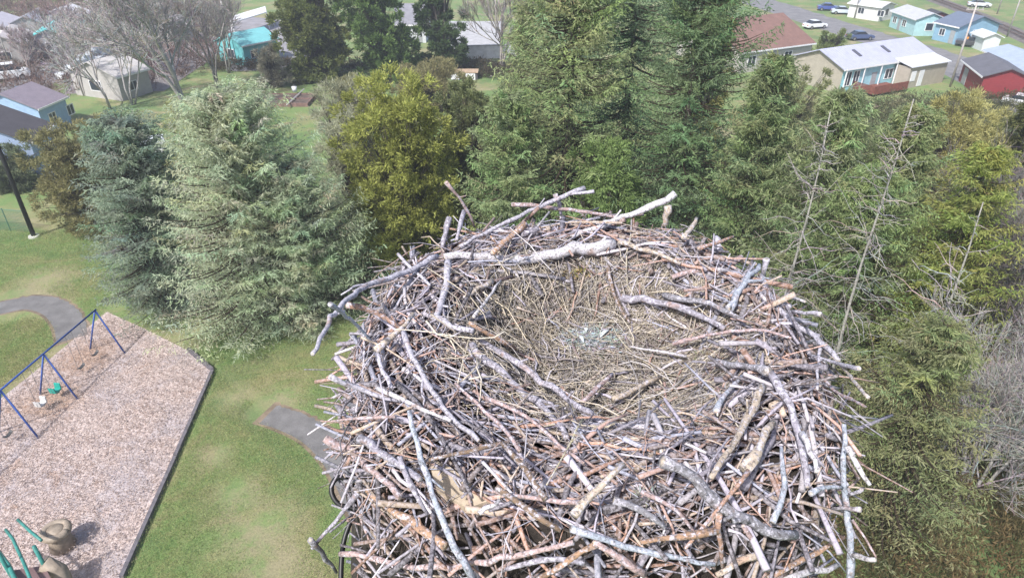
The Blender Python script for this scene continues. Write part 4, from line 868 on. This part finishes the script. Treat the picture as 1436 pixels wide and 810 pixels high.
# traced sticks: pixel polyline, width in photo pixels, colour key
CK = {'g': (.32, .30, .35), 'p': (.45, .43, .49), 'b': (.36, .40, .47), 'r': (.36, .22, .16), 'o': (.40, .25, .16), 't': (.47, .39, .31), 'd': (.24, .235, .26), 'w': (.54, .52, .54), 'k': (.22, .15, .10), 's': (.48, .43, .28), 'm': (.40, .29, .28)}
ST = [
 ([(625,359),(664,358),(709,364),(757,361),(800,350),(863,342)],17,'w'), ([(630,366),(629,394),(616,433),(609,442),(629,458),(664,465)],11,'p'),
 ([(441,497),(452,465),(478,426),(513,400),(568,383),(612,360)],10,'p'), ([(463,425),(500,455),(529,490)],6,'b'), ([(487,426),(542,442),(564,461)],9,'r'),
 ([(580,441),(558,465),(526,492)],10,'t'), ([(558,357),(580,378),(603,400)],5,'p'), ([(625,256),(648,278),(666,317)],5,'m'), ([(651,296),(641,336)],7,'g'), ([(630,309),(619,346)],9,'g'),
 ([(645,346),(699,317),(773,282),(820,264)],7,'p'), ([(800,272),(832,268)],5,'p'), ([(718,288),(773,291),(820,296),(862,304),(905,300)],6,'m'), ([(779,272),(788,302)],7,'g'),
 ([(735,314),(709,340),(690,354)],10,'o'), ([(690,394),(651,417)],8,'t'), ([(702,394),(664,445)],5,'w'), ([(658,452),(686,468),(722,487)],8,'o'),
 ([(660,484),(705,525),(758,566),(795,612)],12,'g'), ([(668,476),(738,517),(787,553),(819,574),(873,608)],11,'g'), ([(565,465),(587,517),(615,561),(636,590),(672,618)],9,'p'),
 ([(461,527),(514,551),(562,563)],8,'p'), ([(530,545),(583,570),(632,590)],7,'w'), ([(465,590),(501,584),(554,584)],5,'m'),
 ([(455,612),(493,631),(526,663),(562,695)],13,'m'), ([(506,616),(542,639),(590,672)],13,'g'), ([(571,574),(583,614),(595,655),(607,696),(624,737),(644,781),(662,812)],11,'b'),
 ([(514,688),(554,716),(595,745),(628,766)],14,'o'), ([(436,769),(457,749),(485,712),(505,688)],8,'g'), ([(436,757),(452,775),(472,802)],8,'d'),
 ([(477,773),(534,785),(583,794),(648,794),(713,781),(803,761)],10,'m'), ([(754,812),(786,790),(819,769),(840,762)],11,'o'), ([(833,761),(873,781),(905,805)],14,'m'),
 ([(603,643),(648,635),(705,620)],7,'k'), ([(640,537),(681,578),(713,606),(730,631)],7,'m'), ([(705,620),(734,651),(766,700)],10,'k'), ([(681,557),(721,574),(766,602),(799,639),(819,651)],7,'m'),
 ([(817,586),(799,623),(766,680)],3.5,'s'), ([(697,684),(746,720),(787,745)],11,'k'), ([(672,720),(701,702)],8,'w'), ([(526,480),(534,517),(550,545)],9,'p'),
 ([(873,649),(841,684),(804,720)],13,'t'), ([(932,647),(959,651),(979,680),(1004,708),(1044,728),(1114,753)],20,'d'), ([(861,700),(910,716),(934,741)],11,'d'),
 ([(898,761),(955,749),(1008,745)],11,'o'), ([(800,741),(853,757),(914,777),(1004,792)],10,'b'), ([(1040,529),(1012,553),(1004,578)],9,'b'), ([(1004,504),(1044,513),(1077,519)],12,'d'),
 ([(1077,521),(1101,557),(1118,590),(1122,635),(1134,684)],12,'g'), ([(1069,541),(1048,590),(1028,623),(996,671)],12,'t'), ([(1085,590),(1069,623),(1044,659)],16,'t'),
 ([(1097,627),(1099,675),(1097,716),(1085,733)],9,'b'), ([(1126,606),(1146,663)],9,'w'), ([(1183,594),(1183,643),(1185,704),(1193,765),(1193,812)],10,'b'), ([(1187,627),(1222,680)],8,'w'),
 ([(1195,728),(1212,752),(1228,781)],4,'m'), ([(1199,781),(1226,783)],9,'w'), ([(1138,692),(1154,682),(1183,684)],8,'b'), ([(1167,712),(1207,712)],7,'p'), ([(1190,694),(1210,686)],6,'p'),
 ([(1077,810),(1126,785),(1183,753)],8,'o'), ([(1101,812),(1175,790)],11,'w'), ([(1004,806),(1061,777)],12,'t'), ([(1044,737),(1077,798)],9,'m'), ([(1008,720),(1012,798)],8,'r'),
 ([(1150,480),(1146,545)],5,'p'), ([(1154,488),(1187,521),(1218,557)],5,'t'), ([(1133,497),(1170,508),(1207,517)],6,'p'), ([(1146,520),(1171,549),(1213,570)],5,'m'),
 ([(881,486),(963,500)],4,'w'), ([(926,527),(861,561)],9,'t'), ([(860,524),(814,566)],8,'m'),
 ([(800,333),(850,313),(893,297),(947,273)],10,'w'), ([(935,288),(933,319)],11,'t'), ([(978,307),(960,334)],8,'t'), ([(1003,332),(1010,355)],11,'p'), ([(1027,333),(980,349)],6,'r'),
 ([(867,338),(910,352),(953,368)],7,'t'), ([(1040,360),(987,377),(943,388)],10,'m'), ([(1075,360),(1070,387)],9,'p'), ([(1067,373),(1053,383),(1033,410),(1023,433)],11,'b'),
 ([(1068,387),(1077,417),(1093,437),(1120,457),(1153,480),(1175,505)],10,'p'), ([(870,417),(923,423),(973,437),(1017,460)],12,'g'), ([(943,482),(1000,467),(1053,462),(1087,463),(1109,474)],6,'m'),
 ([(853,373),(857,410),(883,453)],6,'k'), ([(1110,437),(1152,441)],7,'p'), ([(1103,413),(1130,424)],6,'w'), ([(923,323),(940,373)],7,'g'), ([(930,415),(985,420),(1047,450)],9,'d'),
 ([(560,640),(575,680),(598,720)],9,'g'), ([(690,690),(760,700),(820,705)],8,'m'), ([(900,690),(960,715),(980,760)],7,'m'), ([(820,790),(760,775),(700,800)],9,'g'), ([(1050,660),(1000,720),(960,770)],7,'r')]
LBL = {0: 'thick pale lichened log lying along the far rim', 2: 'long curved pale stick reaching out over the left side', 42: 'thick dark grey arched stick at the front right', 24: 'thick lichen covered branch pointing left', 53: 'long bluish stick hanging down the right side'}
rng = np.random.default_rng(5)
for i, (pts, wpx, ck) in enumerate(ST):
    P = []; base_lift = .022+.012*(i % 3)
    for (x, y) in pts: P.append(hit(x, y, base_lift))
    P = np.array(P)
    # keep depths coherent along a stick
    tt_ = np.array([np.linalg.norm(p-np.array([0, 0, H])) for p in P]); 
    if len(tt_) > 2: tt_ = .35*tt_+.65*np.polyval(np.polyfit(np.arange(len(tt_)), tt_, 1), np.arange(len(tt_)))
    P = np.array([np.array([0, 0, H])+unit(p-np.array([0, 0, H]))*t for p, t in zip(P, tt_)])
    my = sum(q[1] for q in pts)/len(pts); pull = .015+.085*min(1, max(0, (my-560)/110))
    P = np.array([p+unit(np.array([0, 0, H])-p)*pull for p in P])
    # resample
    cum = np.r_[0, np.cumsum(np.linalg.norm(np.diff(P, axis=0), axis=1))]; k = max(5, int(cum[-1]/.035)); u = np.linspace(0, cum[-1], k)
    PP = np.stack([np.interp(u, cum, P[:, a]) for a in range(3)], 1)
    for _ in range(2): PP[1:-1] = .25*PP[:-2]+.5*PP[1:-1]+.25*PP[2:]
    depth = float(np.mean((P-np.array([0, 0, H])) @ np.array([0, CP, -SP]))); r = wpx/2*depth/F*.92
    PP += rng.normal(0, r*.28, PP.shape); rr = r*np.linspace(1.12, .68, k)*(1+.09*rng.standard_normal(k))
    # sometimes the taper runs the other way
    if i == 2: rr = r*np.linspace(.55, 1.1, k)
    elif rng.random() < .4: rr = rr[::-1]
    a = Acc(); c = np.array(CK[ck])*np.clip(1+.08*rng.standard_normal(), .8, 1.2)
    a.tubes(PP[None], rr[None], c, 9, .06, rng)
    # a stub or side twig on the larger ones
    for _ in range(int(cum[-1]/.22)):
        j = rng.integers(1, k-1); d = unit(unit(PP[j+1]-PP[j-1])*.7+rng.normal(0, .6, 3)+[0, 0, .3]); l = rng.uniform(.015, .05)+r
        a.tubes(np.stack([PP[j]+d*l*x for x in (0, .5, 1)])[None], np.array([[r*.4, r*.32, r*.25]]), c, 6)
    if wpx >= 8 and k > 8 and i % 2 == 0:      # a forked side branch
        j = int(k*rng.uniform(.35, .7)); d = unit(unit(PP[j+1]-PP[j-1])*(1 if rng.random() < .6 else -1)+rng.normal(0, .5, 3)*[1, 1, .25]+[0, 0, .05]); l = rng.uniform(.07, .17); q = np.linspace(0, 1, 6)
        a.tubes((PP[j]+d*l*q[:, None]+rng.normal(0, .004, (6, 3))+np.array([0, 0, -1])*(q**2*.02)[:, None])[None], (r*.55*np.linspace(1, .45, 6))[None], c, 7, .06, rng)
    # pale broken ends
    Vv = np.concatenate(a.V); Cc = np.concatenate(a.C).copy(); dend = np.minimum(np.linalg.norm(Vv-PP[0], axis=1), np.linalg.norm(Vv-PP[-1], axis=1))
    Cc[dend < r*.25] = (.60, .50, .38)
    me = mesh_np('stick', Vv-NL, np.concatenate(a.Q), BARK, Cc, True)
    o = link('stick', me, nest)
    if i in LBL: tag(o, LBL[i])
# board in the front of the nest, under the sticks
bp = [hit(600, 640, .004), hit(632, 655, .004), hit(690, 700, .004), hit(655, 712, .004), hit(612, 685, .004)]
mb = MB(); mb.poly([p-NL for p in bp]); mb.poly([p-NL-[0, 0, .02] for p in bp]); 
for k in range(5): mb.poly([bp[k]-NL, bp[(k+1) % 5]-NL, bp[(k+1) % 5]-NL-[0, 0, .02], bp[k]-NL-[0, 0, .02]])
mb.build('board', plain('weathered_wood', (.44, .36, .27), .8, .25, 18), nest)
# feathers and down in the cup
a = Acc(); rng = np.random.default_rng(31); n = 1100; p0 = hit(830, 476, .006)-NL
B = p0+rng.normal(0, 1, (n, 3))*np.array([.045, .034, .004])+[0, 0, .004]; V, Q = blades(B, unit(rng.normal(0, 1, (n, 3))*[1, .7, .35]+[.5, .3, .1]), .016+.014*rng.random(n), .0035, rng)
a.add(V, Q, np.repeat(vary((.50, .54, .55), n, rng, .22), 4, 0)); tag(link('down_tuft', a.mesh('down_tuft', LEAF), nest), 'pale grey down in the middle of the cup', kind='stuff')
fm = plain('feather_grey', (.46, .50, .52), .8, .15, 60)
rng = np.random.default_rng(9)
for i in range(3):
    p = hit(828+rng.normal(0, 17), 476+rng.normal(0, 11), .012); an = rng.normal(.4, 1.0); l = rng.uniform(.010, .028); n = 7; mb = MB(); dx, dy = math.cos(an), math.sin(an)
    L1, L2, L3, L4 = [], [], [], []
    for k in range(n):
        u = k/(n-1); ww = .006*math.sin(math.pi*min(1, u*.9+.08))+.001; c = p-NL+np.array([dx*l*(u-.5)*2, dy*l*(u-.5)*2, .006+.012*math.sin(u*3)])
        L1.append(c+np.array([-dy*ww, dx*ww, .003])); L2.append(c+[0, 0, .004]); L3.append(c-np.array([-dy*ww, dx*ww, -.003])); L4.append(c-[0, 0, .002])
    b = len(mb.v); mb.v += [tuple(q) for R_ in (L1, L2, L3, L4) for q in R_]
    for r_ in range(4):
        for k in range(n-1): r2 = (r_+1) % 4; mb.f.append((b+r_*n+k, b+r_*n+k+1, b+r2*n+k+1, b+r2*n+k))
    mb.build('feather', fm, nest)
# moss tufts / bark chunks on the cup rim
for (px, py, c) in ((818, 381, (.42, .36, .16)), (985, 500, (.40, .36, .26)), (800, 385, (.40, .33, .16)), (905, 695, (.45, .44, .36))):
    p = hit(px, py, .012)-NL; a = Acc(); n = 60; d = unit(rng.standard_normal((n, 3))); B = p+d*np.array([.022, .016, .008]); V, Q = blades(B, unit(d+rng.normal(0, .6, (n, 3))), .02, .006, rng)
    a.add(V, Q, np.repeat(vary(c, n, rng, .2), 4, 0)); link('moss_tuft', a.mesh('moss_tuft', LEAF), nest)
# platform under the nest and its pole
plt = thing('nest_platform', 'wooden platform on a tall pole carrying the nest', 'platform', (NC[0], NC[1], 0))
PW = plain('platform_wood', (.20, .16, .12), .85, .25, 6); zt = RZ-.98
mb = MB()
for k in range(8): y = -.72+k*.185; mb.box(-.72, .72, y, y+.16, zt, zt+.04)
mb.build('deck', PW, plt); MB().box(-.7, .7, -.6, -.5, zt-.14, zt-.002).box(-.7, .7, .5, .6, zt-.14, zt-.002).build('beam', PW, plt)
MB().tube([(0, 0, 0), (0, 0, zt-.003)], [.2, .15], 16).build('pole', PW, plt, smooth=True)
# black cable looping out of the left side of the nest
CB = plain('black_cable', (.012, .012, .014), .45, .1, 5)
cc = hit(487, 690, .03); D0 = np.linalg.norm(cc-np.array([0, 0, H]))
def cp_(px, py, dd=0): return np.array([0, 0, H])+unit(ray(px, py))*(D0+dd)
pts = [(600, 705), (560, 713), (520, 717), (492, 712), (474, 708), (464, 692), (465, 676), (476, 666), (490, 674), (497, 692), (498, 712), (490, 735), (482, 755), (478, 790), (478, 840)]
P = np.array([cp_(x, y, -.02+.003*i) for i, (x, y) in enumerate(pts)]); u = np.linspace(0, len(P)-1, 70); PP = np.stack([np.interp(u, np.arange(len(P)), P[:, a]) for a in range(3)], 1)
for _ in range(6): PP[1:-1] = .25*PP[:-2]+.5*PP[1:-1]+.25*PP[2:]
o0 = PP[0].copy(); cbo = MB().tube(PP-o0, .0075, 8).build('cable', CB, smooth=True); cbo.location = o0; tag(cbo, 'black cable looping out of the left side of the nest', 'cable')

# ------------------------------------------------------------------ haze: thin spring air over the whole place
hm = bpy.data.materials.new('haze_air'); hm.use_nodes = True; ht = hm.node_tree; ht.nodes.remove(ht.nodes['Principled BSDF'])
pv = ht.nodes.new('ShaderNodeVolumePrincipled'); pv.inputs['Color'].default_value = (.86, .90, 1, 1); pv.inputs['Density'].default_value = .0010; pv.inputs['Anisotropy'].default_value = .2
ht.links.new(pv.outputs[0], ht.nodes['Material Output'].inputs['Volume'])
hz = MB().box(-220, 220, -60, 320, -1, 36).build('haze', hm); tag(hz, 'thin pale air over the whole place', 'haze', kind='stuff')
